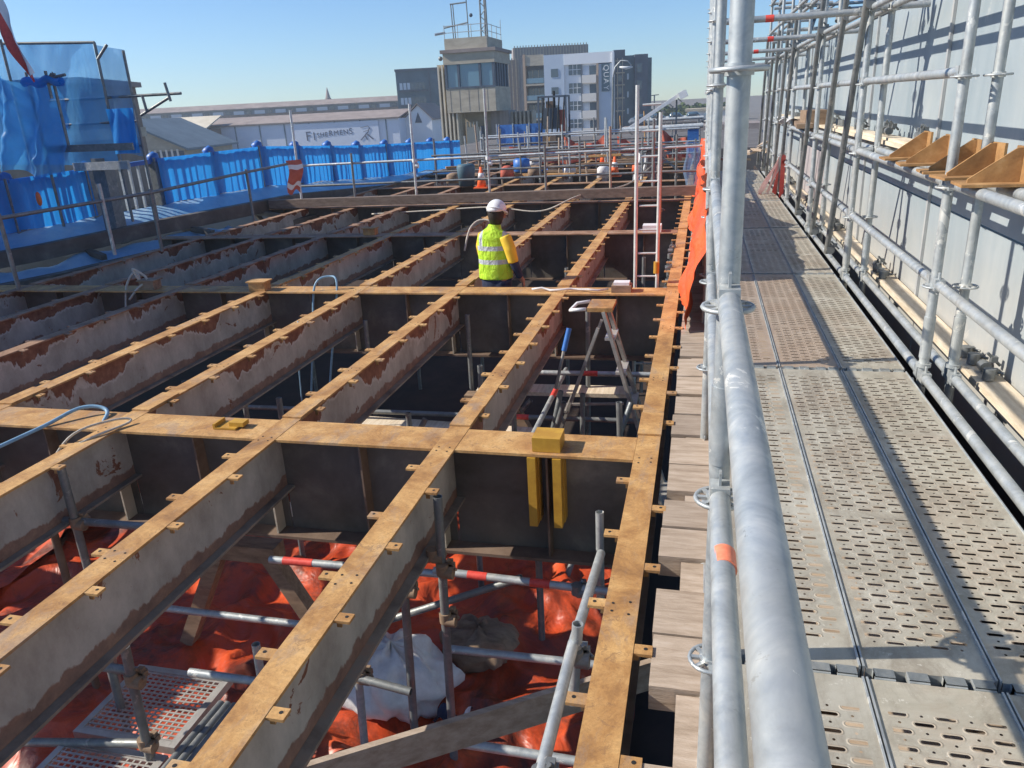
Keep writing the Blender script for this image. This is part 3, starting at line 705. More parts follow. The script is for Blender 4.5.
for (a, b) in (((-1.0, 5.2, -1.9), (-.5, 5.9, -.5)), ((-2.9, 5.2, -1.9), (-2.2, 5.6, -.6)), ((-.5, 5.3, -1.9), (-.55, 5.4, -.3)), ((-1.9, 6.2, -1.9), (-1.9, 6.3, -.35)), ((-1.62, 5.0, -1.9), (-1.62, 5.0, -.6))): lt(a, b, 'raker', 'galv_dark')
for (x, y, z) in ((-1.27, 3.27, -.45), (-1.33, 3.3, -.38), (-1.51, 3.3, -.62), (-1.83, 3.25, -1.22), (-2.76, 2.6, -.82), (-2.79, 2.6, -1.25), (-3.6, 3.3, -.38), (-.47, 1.95, -.33), (-.45, 2.6, -.35), (-1.29, 3.3, -.78), (-.62, 3.7, -.8)):
    mb = MB(); coupler(mb, (x, y, z), 'z', .034); coupler(mb, (x+.03, y, z-.02), 'x', .034); mb.build('coupler', 'timber_brown' if x < -1.2 else 'galv_dark', t)
# sloping plank under the first stringers
mb = MB(); mb.bar((-1.7, 2.05, -.78), (-.15, 2.98, -.72), .03, .16); tag(mb.build('timber_board', 'timber'), 'dusty board slanting up under the narrow stringer at the bottom', 'plank')
# white plastic bag
mb = MB()
def bag(u, v):
    a = 2*math.pi*u; th = math.pi*v; r = 1+.30*nz(math.cos(a)*2, math.sin(a)*2, v*4, 1.2)+.12*nz(math.cos(a)*6, math.sin(a)*6, v*9)
    return (-1.86+.36*r*math.sin(th)*math.cos(a), 3.75+.30*r*math.sin(th)*math.sin(a), -1.66+.26*r*math.cos(th))
mb.grid(48, 24, bag); tag(mb.build('plastic_bag', 'white_bag'), 'crumpled cloudy white plastic bag lying on the orange tarpaulin', 'bag')
mb = MB()
def bag2(u, v):
    a = 2*math.pi*u; th = math.pi*v; r = 1+.4*nz(math.cos(a)*2, math.sin(a)*2, v*4, 1.5)
    return (-1.42+.26*r*math.sin(th)*math.cos(a), 4.25+.22*r*math.sin(th)*math.sin(a), -1.72+.14*r*math.cos(th))
mb.grid(32, 16, bag2); tag(mb.build('sack', 'timber_brown'), 'dirty brown sack behind the white plastic bag', 'sack')
# rag
mb = MB(); mb.grid(12, 8, lambda u, v: (-1.50+.22*u, 3.45+.16*v, -1.72+.05*math.sin(8*u)+.03*math.cos(9*v))); tag(mb.build('rag', 'navy'), 'dark navy rag beside the white plastic bag', 'rag')
# aluminium deck panels bottom left
for i, (px, py) in enumerate(((-3.02, 2.96), (-3.02, 2.35))):
    t2 = thing('mesh_platform', ['farther aluminium mesh platform at bottom left', 'nearer aluminium mesh platform cut by the bottom edge'][i], 'platform', (px, py, -1.35), 'aluminium platforms on the lower scaffold')
    fr = MB(); fr.box((px-.33, py-.28, -1.40), (px-.29, py+.28, -1.35)); fr.box((px+.29, py-.28, -1.40), (px+.33, py+.28, -1.35)); fr.box((px-.289, py+.24, -1.40), (px+.289, py+.28, -1.35)); fr.box((px-.289, py-.28, -1.40), (px+.289, py-.24, -1.35))
    fr.build('frame', 'alu', t2)
    me = MB()
    for k in range(15):
        x = px-.28+.56*k/14; me.bar((x, py-.239, -1.362), (x, py+.239, -1.362), .010, .006)
    for k in range(16):
        y = py-.23+.46*k/15; me.bar((px-.289, y, -1.357), (px+.289, y, -1.357), .010, .006)
    me.build('mesh_panel', 'alu', t2)
mb = MB()
for k in range(4): mb.tube((-2.62+.045*k, 2.1, -1.3-.01*k), (-2.60+.045*k, 3.0, -1.32), RT)
tag(mb.build('tube_stack', 'galv_dark'), 'dark scaffold tubes laid beside the mesh platforms', 'tubes')

# ------------------------------------------------------------------ yellow brackets on the nearest girder
for i, x in enumerate((-.885, -.74)):
    mb = MB(); mb.box((x-.02, 3.79, -.46), (x+.028, 3.90, -.022)); mb.box((x+.0285, 3.86, -.46), (x+.034, 3.94, -.022))
    tag(mb.build('steel_clamp', 'yellow'), ['left one of the two upright yellow steel clamps on the girder web', 'right one of the two upright yellow steel clamps on the girder web'][i], 'clamp', 'yellow clamps on the nearest girder')
mb = MB(); mb.box((-.88, 3.83, .001), (-.72, 3.845, .085)); mb.box((-.88, 3.845, .07), (-.72, 3.985, .085)); mb.box((-.88, 3.845, .001), (-.72, 3.985, .012)); mb.box((-.735, 3.845, .0125), (-.72, 3.985, .0695))
tag(mb.build('steel_bracket', 'yellow'), 'yellow steel channel bracket on top of the nearest girder above the clamps', 'bracket')
mb = MB(); mb.box((-2.98, 3.90, .001), (-2.82, 4.02, .012)); mb.box((-2.98, 3.90, .012), (-2.965, 4.02, .035)); mb.box((-2.88, 3.93, .012), (-2.78, 4.0, .04))
tag(mb.build('steel_bracket', 'yellow'), 'small yellow angle block on the nearest girder between two stringers at left', 'bracket')
for i, (x, y) in enumerate(((-6.4, 7.75), (-5.2, 11.6), (-4.9, 7.7))):
    mb = MB(); mb.box((x-.1, y-.06, .0), (x+.1, y+.08, .10)); mb.box((x-.12, y-.08, .101), (x+.12, y+.1, .115)); tag(mb.build('steel_packer', 'ochre' if i else 'timber_brown'), ['rust brown packer block on the second girder at far left', 'rust brown packer block on the third girder', 'rust brown packer block on the second girder nearer the middle'][i], 'block', 'packer blocks on girders')
mb = MB(); mb.box((-.86, 7.68, .0), (-.66, 7.84, .07)); mb.box((-.84, 7.70, .071), (-.68, 7.82, .10), mi=1); tag(mb.build('tool_box', ['timber_brown', 'white']), 'small brown and white box on the second girder near the ladder foot', 'box')
mb = MB(); mb.box((-.82, 11.48, .0), (-.55, 11.7, .10)); tag(mb.build('paper_carton', 'white'), 'white carton on the third girder behind the ladder', 'box')
mb = MB(); mb.path([(-1.7+.1*k, 7.72+.04*math.sin(k*1.7), .01+.008*math.sin(k*2.3)+.012) for k in range(9)], .012, 8)
tag(mb.build('plastic_strip', 'white_bag'), 'white plastic strip lying on the second girder beside the worker', 'plastic strip')

# stepladder
t = thing('stepladder', 'splattered aluminium stepladder standing below the stringers in the second bay', 'stepladder', (-.75, 6.5, -1.9))
ap = Vector((-.80, 6.5, .15)); fr_, bk_ = Vector((-.18, 6.5, -1.9)), Vector((-1.52, 6.5, -1.9))
for s in (-.19, .19):
    MB().bar(ap+Vector((.02, s*.7, 0)), fr_+Vector((0, s*1.25, 0)), .075, .03, up=(1, 0, .3)).build('front_rail', 'alu_dark', t)
    MB().bar(ap+Vector((-.03, s*.7, -.15)), bk_+Vector((0, s*1.25, 0)), .04, .025, up=(1, 0, .3)).build('rear_rail', 'alu_dark', t)
for k in range(6):
    u = .12+.15*k; c = ap.lerp(fr_, u); hw = .135+.1*u
    MB().box((c.x-.045, c.y-hw, c.z-.012), (c.x+.045, c.y+hw, c.z+.012)).build('step', 'alu', t)
for u in (.45, .8):
    c = ap.lerp(bk_, u); MB().bar((c.x, c.y-.2, c.z), (c.x, c.y+.2, c.z), .03, .02).build('rear_brace', 'alu_dark', t)
MB().box((-.92, 6.34, .15), (-.70, 6.66, .185)).build('top_cap', 'ochre', t)
MB().path([(-.93, 6.36, .17), (-1.05, 6.36, .16), (-1.09, 6.5, .12), (-1.05, 6.64, .15), (-.93, 6.64, .17)], .016).build('tool_hoop', 'white', t)
MB().bar((-.62, 6.5, -.75), (-1.18, 6.5, -.78), .02, .02).build('spreader', 'alu_dark', t)
# blue handled tool
mb = MB(); mb.tube((-1.02, 6.0, .10), (-1.06, 5.95, -.08), .022, mi=0); mb.tube((-1.06, 5.95, -.08), (-1.13, 5.9, -.40), .014, mi=1)
tag(mb.build('hand_tool', ['blue_plastic', 'alu_dark']), 'blue handled tool standing beside the stepladder', 'tool')
# access ladder
t = thing('access_ladder', 'tall tubular ladder rising in front of the far scaffold, foot behind the second girder', 'ladder', (-.55, 8.0, -.9))
for x0, x1 in ((-.66, -.64), (-.43, -.41)):
    MB().tube((x0, 8.1, -1.2 if x0 < -.5 else -1.0), (x1, 8.1, 1.98 if x0 < -.5 else 1.72), .019, hollow=True).build('stile', 'ladder', t)
for k in range(12):
    z = -.9+.245*k; MB().tube((-.655+.006*k, 8.1, z), (-.43+.002*k, 8.1, z), .011, 8).build('rung', 'ladder', t)
MB().tube((-.43, 8.07, .12), (-.428, 8.07, .24), .03).build('yellow_clip', 'yellow', t)
# clutter of clamps hanging by the ladder
random.seed(21)
for i in range(3):
    for k in range(6):
        p = (-.345+random.uniform(-.02, .0), 8.5+i*.8+.11*k, -.02-.055*random.randint(0, 5)); mb = MB(); coupler(mb, p, random.choice('xyz'), .028)
        tag(mb.build('tube_coupler', 'galv_dark', loc=p), 'steel tube coupler clamped beside the narrow stringer right of the ladder', 'coupler', 'couplers by the ladder')
# hoses and ropes
def curve(name, lab, pts, r, mat, cat):
    P = [Vector(p) for p in pts]; out = []
    for i in range(len(P)-1):
        p0, p1, p2, p3 = P[max(i-1, 0)], P[i], P[i+1], P[min(i+2, len(P)-1)]
        for k in range(8):
            u = k/8; out.append(.5*((2*p1)+(p2-p0)*u+(2*p0-5*p1+4*p2-p3)*u*u+(3*p1-p0-3*p2+p3)*u**3))
    out.append(P[-1]); mb = MB(); mb.path(out, r); tag(mb.build(name, mat), lab, cat)
curve('air_hose', 'pale blue hose looping over the nearest girder at left', [(-5.0, 2.6, -.25), (-4.5, 3.2, -.1), (-4.2, 3.75, .0), (-4.06, 4.0, .06), (-3.9, 4.05, .03), (-3.86, 3.9, -.05), (-4.0, 3.75, -.3), (-4.3, 3.7, -.68)], .013, 'cable_blue', 'hose')
curve('rope', 'pale rope looped over the fourth stringer at the nearest girder', [(-4.05, 3.5, -.3), (-3.8, 3.6, .03), (-3.68, 3.85, .05), (-3.6, 3.9, .02), (-3.75, 3.55, -.02), (-3.95, 3.2, -.25)], .008, 'rope', 'rope')
curve('air_hose', 'pale hose arching over the second girder and hanging down', [(-4.35, 7.5, -1.3), (-4.25, 7.6, -.5), (-4.2, 7.7, .05), (-4.05, 7.8, .14), (-3.95, 7.75, .05), (-4.0, 7.6, -.5), (-4.1, 7.4, -1.4)], .013, 'cable_blue', 'hose')
curve('rope', 'thin line hanging from the fourth stringer in the second bay', [(-3.72, 6.4, .01), (-3.75, 6.35, -.4), (-3.8, 6.3, -1.6)], .007, 'cable_blue', 'rope')
curve('rope', 'pale rope tied in a tuft on the far left second girder', [(-6.7, 7.6, -.3), (-6.68, 7.7, .05), (-6.6, 7.8, .2), (-6.5, 7.72, .1), (-6.55, 7.7, .25), (-6.42, 7.75, .12), (-6.5, 7.65, .02), (-6.6, 7.6, -.1)], .014, 'rope', 'rope')
curve('air_hose', 'white hose hooped over the third girder left of the worker', [(-3.5, 11.2, -.2), (-3.45, 11.4, .1), (-3.3, 11.5, .22), (-3.1, 11.5, .15), (-3.05, 11.45, -.2)], .016, 'rope', 'hose')
curve('electric_lead', 'pale lead sagging in front of the brown bearer', [(-6.6, 14.9, -.1), (-5.2, 14.9, -.05), (-4, 14.8, 0), (-3.0, 14.7, -.08), (-2.3, 15.1, .15), (-1.6, 17.5, .1), (-1.2, 20, .3)], .015, 'rope', 'cable')

# ------------------------------------------------------------------ cross bearer + guard rail at fourth girder
mb = MB(); mb.bar((-9.1, 15.28, .11), (.0, 15.22, .19), .20, .17); tag(mb.build('timber_bearer', 'old_bearer'), 'long brown bearer laid across all the stringers beyond the worker', 'beam')
t = thing('cross_guard_rail', 'tube guard rail crossing the deck on the long brown bearer', 'guard rail', (-4.2, 15.3, .2))
MB().tube((-8.5, 15.35, .88), (0.0, 15.35, .98), RT, hollow=True).build('rail', 'galv_white', t)
MB().tube((-8.9, 15.75, .42), (0.0, 15.75, .50), RT).build('rail', 'galv_dark', t)
for x, zt, mt in ((-8.35, 2.0, 'galv_white'), (-5.72, 2.0, 'galv_white'), (-4.16, 2.2, 'galv'), (-1.72, 1.4, 'timber'), (-.9, 1.5, 'galv_dark'), (-7.1, 1.1, 'galv_dark'), (-3.0, 1.1, 'galv_dark')):
    MB().tube((x-.02*(x < -5), 15.31, .1), (x, 15.31, zt), RT, hollow=True).build('post', mt, t)
for x in (-5.72, -4.16):
    mb = MB(); coupler(mb, (x, 15.32, .9), 'z', .05); coupler(mb, (x+.04, 15.33, .8), 'x', .05); mb.build('coupler', 'white', t)

# ------------------------------------------------------------------ far clutter on the deck
FR = ['first', 'second', 'third']
for i, (y, zs, x0, x1, mt) in enumerate(((19.5, (.35, .75), -6.8, -.1, 'galv_dark'), (23.5, (.3, .62, .98), -6.6, -.1, 'galv'), (27.5, (.3, .6, .9), -7.5, -.1, 'galv_dark'))):
    t = thing('far_guard_rail', f'{FR[i]} row of tube railings beyond the brown bearer', 'guard rail', (-3, y, 0), 'railings in the far deck clutter')
    for z in zs: MB().tube((x0, y, z), (x1, y+.2, z+.03), RT*1.1).build('rail', mt if z < .9 else 'galv_white', t)
    n = 6
    for k in range(n):
        x = x0+(x1-x0)*k/(n-1)+random.uniform(-.2, .2); MB().tube((x, y+.05, 0), (x, y+.05, zs[-1]+random.uniform(.1, .5)), RT).build('post', mt, t)
random.seed(8)
for i in range(34):
    x = -6.8+.19*i; y = random.uniform(20.5, 29); a = random.uniform(-.3, .3); L_ = random.uniform(.8, 2.6)
    mb = MB(); z = random.uniform(.04, .35); mb.bar((x-L_/2, y-a, z), (x+L_/2, y+a, z+random.uniform(-.04, .04)), random.uniform(.08, .2), .06)
    tag(mb.build('timber_board', random.choice(['timber', 'timber_brown', 'ochre'])), 'loose board lying across the beams in the far deck clutter', 'plank', 'boards in the far clutter')
for i, (x0, x1, y, z1, lab) in enumerate(((-6.2, -3.9, 25.6, .62, 'sagging faded red netting left of the tank frame'), (-4.6, -3.2, 27, .8, 'faded red netting behind the tank frame'), (-1.3, -.15, 26, .95, 'faded red netting at right near the blue crate'), (-2.9, -1.4, 28, .7, 'faded red netting in the middle of the far clutter'))):
    mb = MB(); mb.grid(24, 8, lambda u, v: (x0+(x1-x0)*u, y+.08*math.sin(20*u+4*v), .02+(z1*(1-.35*math.sin(math.pi*u))-.02)*v+.03*math.sin(14*u)))
    tag(mb.build('barrier_net', 'red_net'), lab, 'netting', 'netting in the far clutter')
for i, (y, x0, x1) in enumerate(((21.3, -6.5, -2.4), (25.2, -6.5, -.2), (29.2, -7.5, -.2))):
    t = thing('tube_trestle', ['low tube trestle nearest the traffic cone', 'middle low tube trestle in the far clutter', 'farthest low tube trestle before the road'][i], 'scaffold', (-3, y, 0), 'tube trestles in the far clutter')
    for z in (.22, .5): MB().tube((x0, y, z), (x1, y+.3, z+.05), RT).build('rail', 'galv_dark', t)
    for k in range(9):
        x = x0+(x1-x0)*k/8+random.uniform(-.15, .15); MB().tube((x, y+.1, -.3), (x+random.uniform(-.1, .1), y+.1, random.uniform(.6, 1.5)), RT).build('post', random.choice(['galv', 'timber', 'galv_dark', 'ochre']), t)
random.seed(31)
for i in range(14):
    x = random.uniform(-6.5, -.4); y = random.uniform(19, 29); h_ = random.uniform(.15, .45); w_ = random.uniform(.12, .3)
    mb = MB(); mb.loft([(x, y, .0), (x, y, h_*.8), (x, y, h_)], [(w_, w_*.7), (w_*.9, w_*.65), (w_*.4, w_*.3)], 7); c_ = random.choice([('red_net', 'faded red'), ('timber_brown', 'brown'), ('clad_dark', 'dark'), ('white_bag', 'pale'), ('orange_net', 'orange')])
    tag(mb.build('material_bag', c_[0]), f'small {c_[1]} bag standing among the far railings', 'bag', f'{c_[1]} bags in the far clutter')
# blue tank / barrel
t = thing('blue_drum', 'blue plastic drum with a narrow neck on the far deck', 'drum', (-5.2, 22.9, 0))
MB().loft([(-5.2, 22.9, z) for z in (.0, .04, .2, .36, .40, .42)], [.2, .24, .25, .24, .16, .08], 18).build('body', 'blue_plastic', t)
MB().tube((-5.2, 22.9, .42), (-5.2, 22.9, .5), .07).build('neck', 'black', t)
mb = MB(); mb.grid(10, 6, lambda u, v: (-4.95+.5*u, 22.8+.4*v, .03+.05*math.sin(7*u)+.04*math.cos(6*v))); tag(mb.build('blue_cloth', 'blue_plastic'), 'dark blue cloth lying beside the drum', 'cloth')
def cone(x, y, lab):
    t = thing('traffic_cone', lab, 'traffic cone', (x, y, 0), 'traffic cones on the far deck')
    MB().box((x-.17, y-.17, .0), (x+.17, y+.17, .03)).build('base', 'cone', t)
    MB().loft([(x, y, .03), (x, y, .2), (x, y, .5)], [.12, .09, .03], 14).build('body', 'cone', t)
    MB().loft([(x, y, .24), (x, y, .36)], [.086, .062], 14).build('white_band', 'white', t)
cone(-5.25, 18.6, 'orange traffic cone beside the dark blue bin'); cone(-3.05, 25.2, 'orange traffic cone in the middle of the far clutter'); cone(-2.2, 20.6, 'orange traffic cone left of the draped sheet')
mb = MB(); mb.loft([(-5.75, 19.0, .02), (-5.75, 19.0, .5), (-5.75, 19.0, .55)], [(.2, .18), (.24, .2), (.2, .17)], 16); tag(mb.build('plastic_bin', 'clad_teal'), 'dark blue bin standing left of the nearest traffic cone', 'bin')
mb = MB(); mb.box((-.45, 24.6, .25), (-.12, 24.9, .95)); mb.box((-.47, 24.58, .95), (-.10, 24.92, .98)); tag(mb.build('blue_crate', 'blue_plastic'), 'bright blue crate at the right end of the far railings', 'crate')
# tank frame / generator
t = thing('pump_frame', 'dark pump unit in an open steel frame in front of the apartment block', 'machine', (-6.9, 38, -.02))
for x in (-7.6, -6.3):
    for y in (37.6, 38.6): MB().bar((x, y, 0), (x, y, 2.2), .08, .08).build('frame_post', 'clad_dark', t)
for x in (-7.6, -6.3): MB().bar((x, 37.6, 2.2), (x, 38.6, 2.2), .08, .08).build('frame_rail', 'clad_dark', t)
for y in (37.6, 38.6): MB().bar((-7.6, y, 2.2), (-6.3, y, 2.2), .08, .08).build('frame_rail', 'clad_dark', t)
MB().box((-7.45, 37.75, .75), (-6.75, 38.5, 1.7)).build('engine_cover', 'clad_dark', t); MB().tube((-6.55, 38.1, .5), (-6.55, 38.1, 1.6), .16, 14).build('tank', 'red_net', t); MB().box((-7.3, 37.9, 1.7), (-6.9, 38.3, 2.0)).build('air_filter', 'lower_steel', t)
for k in range(5): MB().tube((-7.5+.25*k, 37.62, .5), (-7.35+.25*k, 37.6, 2.2), .035, 8).build('hose', 'black', t)
MB().box((-7.5, 37.8, .05), (-6.4, 38.5, .5)).build('engine_box', 'lower_steel', t)
MB().tube((-6.9, 37.9, 1.7), (-6.9, 37.9, 2.45), .06).build('exhaust', 'black', t)
# blue hoarding beyond
t = thing('blue_hoarding', 'bright blue sheeted hoarding below the control tower', 'hoarding', (-9, 38.5, 0))
for k in range(3):
    x0 = -9.9+.82*k; MB().box((x0, 38.5+.02*k, 0), (x0+.81, 38.54+.02*k, 1.02)).build('panel', 'blue_sheet_opaque' if False else 'blue_plastic', t)
for k in range(4): MB().box((-9.94+.82*k, 38.42, 0), (-9.89+.82*k, 38.48, 1.08)).build('post', 'galv', t)
# white pipes and inclined arm on the right
for i, (y, z, lab) in enumerate(((24.1, 1.03, 'lower white pipe laid across the far scaffold'), (25.6, 1.22, 'upper white pipe laid across the far scaffold'))):
    mb = MB(); mb.tube((-2.35+.6*i, y, z), (.0, y, z+.03), .07-.02*i, 16, hollow=True); tag(mb.build('white_pipe', 'galv_white'), lab, 'pipe', 'white pipes across the far scaffold')
t = thing('conveyor_arm', 'inclined white conveyor arm rising over the far railings', 'conveyor', (-1.5, 25, .9))
MB().bar((-2.3, 24.8, .98), (-.62, 24.9, 2.0), .3, .10).build('boom', 'white', t)
for k in range(7):
    a = Vector((-2.2+.24*k, 24.6, .96+.145*k)); MB().bar(a, a+Vector((.12, 0, -.10)), .04, .04).build('lattice_brace', 'galv_dark', t)
MB().bar((-.72, 24.7, 1.88), (-.50, 24.7, 1.98), .34, .2).build('head', 'white', t)
for x in (-1.35, -.8): MB().bar((x, 24.9, 0), (x, 24.9, 1.45 if x < -1 else 1.8), .05, .05).build('leg', 'galv_dark', t)
# draped sheet over far scaffold
t = thing('draped_sheet', 'white and reddish sheets draped over a scaffold frame behind the ladder', 'sheet', (-1.2, 20.5, 0))
def ds(x0, x1, y, zt, zb, mt, sd):
    mb = MB(); mb.grid(16, 16, lambda u, v: (x0+(x1-x0)*(u)+.06*math.sin(5*v+sd), y+.025*math.sin(12*u+sd)+.02*v*math.sin(20*u), zt-(zt-zb)*v-.12*u*u)); mb.build('cloth_fold', mt, t)
ds(-1.66, -1.40, 20.3, .62, -.30, 'white', 1); ds(-1.41, -.92, 20.34, .70, -.30, 'draped_cloth', 2)
MB().tube((-1.7, 20.6, .55), (-.4, 20.5, .70), .03).build('rail', 'galv_dark', t); MB().bar((-1.6, 20.3, .66), (-1.1, 20.3, .70), .14, .08).build('dark_board', 'clad_dark', t)
MB().bar((-1.1, 20.3, .55), (-.55, 20.3, .12), .08, .05).build('dark_strap', 'clad_dark', t)
for x, y, zt in ((-1.05, 17.6, 1.2), (-.55, 17.8, 1.1), (-.62, 12.4, 1.25)):
    mb = MB(); mb.tube((x, y, -.6), (x, y, zt), RT, hollow=True); coupler(mb, (x, y, zt-.3), 'z', .035); coupler(mb, (x, y, .2), 'z', .035)
    tag(mb.build('scaffold_post', 'galv_dark'), {-1.05: 'lone scaffold post left of the netting, behind the bearer', -.55: 'lone scaffold post beside the narrow stringer behind the bearer', -.62: 'lone scaffold post in front of the bearer, right of the ladder'}[x], 'post')

# ------------------------------------------------------------------ left parapet
PP = [Vector(p) for p in ((-13.6, 7.6, .98), (-11.8, 11.1, 1.08), (-10.7, 13.4, 1.22), (-9.85, 16.3, 1.28), (-9.25, 20.4, 1.05), (-8.6, 23.5, .95))]
PP = PP+[Vector((-8.3, 26.5, .85))]
def polyat(P, d):
    for a, b in zip(P, P[1:]):
        l = (b-a).length
        if d <= l: return a.lerp(b, d/l), (b-a).normalized()
        d -= l
    return P[-1].copy(), (P[-1]-P[-2]).normalized()
Ltot = sum((b-a).length for a, b in zip(PP, PP[1:]))
t = thing('sheeted_balustrade', 'old bridge balustrade wrapped in bright blue sheeting on the left', 'balustrade', (-10.7, 13.4, .2))
H = 1.0; d = 0; k = 0
mbr = MB(); mbb = None
while d < Ltot-.2:
    a, dr = polyat(PP, d); b, dr2 = polyat(PP, min(d+1.35, Ltot)); nn = Vector((dr.y, -dr.x, 0))
    a0, b0 = a.copy(), b.copy()
    MB().box(a+Vector((-.10, -.10, -H)), a+Vector((.10, .10, .02))).build('pier', 'galv_dark', t)
    MB().loft([a+Vector((0, 0, -.06)), a+Vector((0, 0, .03)), a+Vector((.02, 0, .09)), a+Vector((0, 0, .12))], [.12, .125, .09, .03], 12).build('pier_cap_wrap', 'blue_plastic', t)
    MB().bar(a-Vector((0, 0, .05)), b-Vector((0, 0, .05)), .12, .08).build('top_rail', 'blue_plastic', t)
    sdx = k*1.7
    if k not in (4,):
        mb = MB()
        mb.grid(26, 10, lambda u, v: a.lerp(b, u*1.02-.01)+nn*(.125+.012*math.sin(u*41+sdx)+.014*math.sin(u*13+sdx)+.03*v*nz(u*5, v*2, sdx))+Vector((0, 0, .0-(H-.12+.02*math.sin(u*5+sdx)+.03*nz(u*3, 0, sdx))*v)))
        mb.build('sheet', 'blue_sheet', t)
    for j in range(7):
        if k > 11: break
        q = a.lerp(b, (j+.7)/7.6); MB().box(q+Vector((-.022, -.022, -H+.05)), q+Vector((.022, .022, -.09))).build('baluster', 'galv_white', t)
    d += 1.36; k += 1
# edge girder under it and pale sheets below
def strip(name, off0, off1, z0, z1, thick, mat, lab, cat, seed=0, amp=0., n=80, d0=0, d1=None):
    mb = MB(); d1_ = d1 or Ltot
    def fn(u, v):
        p, dr = polyat(PP, d0+(d1_-d0)*u); nn = Vector((dr.y, -dr.x, 0)); o = off0+(off1-off0)*v
        return Vector((p.x, p.y, p.z-H))+nn*o+Vector((0, 0, z0+(z1-z0)*v+amp*nz(p.x*2, p.y*2, v*3+seed)))
    mb.grid(n, 6, fn)
    if thick:
        mb2 = MB(); mb2.grid(n, 6, lambda u, v: fn(u, v)-Vector((0, 0, thick))); mb.add(mb2.v, [f[::-1] for f in mb2.f])
        m3 = MB(); m3.grid(n, 1, lambda u, v: fn(u, 1)-Vector((0, 0, thick*v))); mb.add(m3.v, m3.f)
    return tag(mb.build(name, mat), lab, cat)
strip('edge_girder', .75, .95, -.06, -.06, .26, 'girder', 'dark edge girder running below the blue balustrade', 'steel beam')
strip('edge_girder', 1.75, 1.95, -.42, -.42, .12, 'girder', 'lower dark edge beam inside the sheeted balustrade', 'steel beam')
strip('blue_tarpaulin', .06, .80, .12, -.14, 0, 'tarp_pale', 'shining pale blue sheet tucked below the balustrade', 'tarpaulin', 2, .05)
strip('blue_tarpaulin', .9, 1.95, -.40, -.66, 0, 'tarp_pale', 'crumpled pale blue sheet below the dark edge girder at far left', 'tarpaulin', 5, .12, 40, 1.5, 7.6)
strip('dark_walkway', .98, 3.7, -.62, -.80, .1, 'timber_dark', 'dark walkway planks below the left edge', 'planks', 3, .03)  # dark mottled tone along the whole strip
t = thing('support_truss', 'dark steel truss between the two edge beams on the left', 'truss', (-9.8, 14, 0))
for k in range(9):
    p, dr = polyat(PP, 1.0+1.9*k); nn = Vector((dr.y, -dr.x, 0)); p = Vector((p.x, p.y, p.z-H))
    MB().bar(p+nn*.5+Vector((0, 0, -.3)), p+nn*1.5+Vector((0, 0, -.4)), .10, .1).build('cross_arm', 'girder', t)
    MB().bar(p+nn*.6+Vector((0, 0, -.28)), p+nn*.7+dr*.5+Vector((0, 0, -1.1)), .1, .08).build('strut', 'girder', t)
# handrail scaffold on the left, inside
t = thing('edge_guard_rail', 'weathered tube guard rail inside the left edge of the bridge', 'guard rail', (-8, 10, 0))
RP = [Vector(p) for p in ((-9.6, 5.2, .98), (-8.0, 7.4, .90), (-7.72, 8.8, .93), (-7.95, 11.9, 1.03), (-7.9, 14.1, 1.02))]
RP = [Vector((-8.2, 4.5, .95)), Vector((-7.9, 7.35, .92)), Vector((-7.75, 9.8, .93)), Vector((-7.9, 12.6, .98)), Vector((-8.0, 14.6, 1.0))]
for a, b in zip(RP, RP[1:]):
    MB().tube(a, b, RT, hollow=True).build('rail', 'galv_dark', t)
    MB().tube(a+Vector((0, 0, .05)), a-Vector((0, 0, .85)), RT).build('post', 'galv_dark', t)
for x, y in ((-7.8, 8.9),): MB().tube((x, y, 1.15), (x, y, .2), RT).build('post', 'galv', t)
mb = MB(); mb.grid(10, 14, lambda u, v: (-8.0+.20*u*(1-.3*v)+.05*math.sin(5*v), 14.2+.25*u, 1.06-.62*v+.05*math.sin(7*u+3*v)*v)); mb.mi = [1 if (q//20) % 4 == 1 else 0 for q in range(len(mb.f))]; tag(mb.build('red_rag', ['red_net', 'white']), 'faded red and white rag tied at the corner of the left guard rail', 'rag')
# ------------------------------------------------------------------ sheeted scaffold (left)
t = thing('sheeted_scaffold', 'scaffold enclosure wrapped in thin blue sheeting at the left edge', 'scaffold', (-10.5, 11.9, 0))
C0 = Vector((-12.7, 11.9, 0)); C1 = Vector((-10.13, 12.19, 0)); C2 = Vector((-9.66, 12.27, 0))
def st_(p, z0, z1, r=RT, mt='galv_dark'): MB().tube((p.x, p.y, z0), (p.x, p.y, z1), r).build('standard', mt, t)
st_(C1, .2, 3.22); st_(C2, .2, 3.07); st_(Vector((-11.25, 11.75, 0)), .2, 2.8); st_(Vector((-11.7, 11.85, 0)), .2, 3.35); st_(C0, 0, 3.5); st_(Vector((-10.6, 11.6, 0)), 1.6, 2.75)
for z, p, q in ((3.22, C0, C1), (2.34, C1+Vector((-1.1, -.1, 0)), C2+Vector((.9, .1, 0))), (1.93, C1+Vector((-.9, -.1, 0)), C2), (1.52, C1+Vector((-1.3, -.15, 0)), C2)):
    MB().tube((p.x, p.y, z+.12*(z > 3)), (q.x, q.y, z), RT).build('ledger', 'galv_dark', t)
MB().tube((-8.98, 12.28, 2.52), (-8.93, 12.28, 2.22), RT).build('bracket_post', 'galv_dark', t); MB().tube((-9.55, 12.25, 2.02), (-8.95, 12.28, 2.28), RT).build('bracket_brace', 'galv_dark', t); MB().tube((-9.45, 12.25, 2.34), (-9.42, 12.25, 2.08), RT).build('bracket_post', 'galv_dark', t)
MB().tube((-10.1, 12.15, 2.95), (-9.9, 12.2, 3.17), RT).build('brace', 'galv_dark', t)
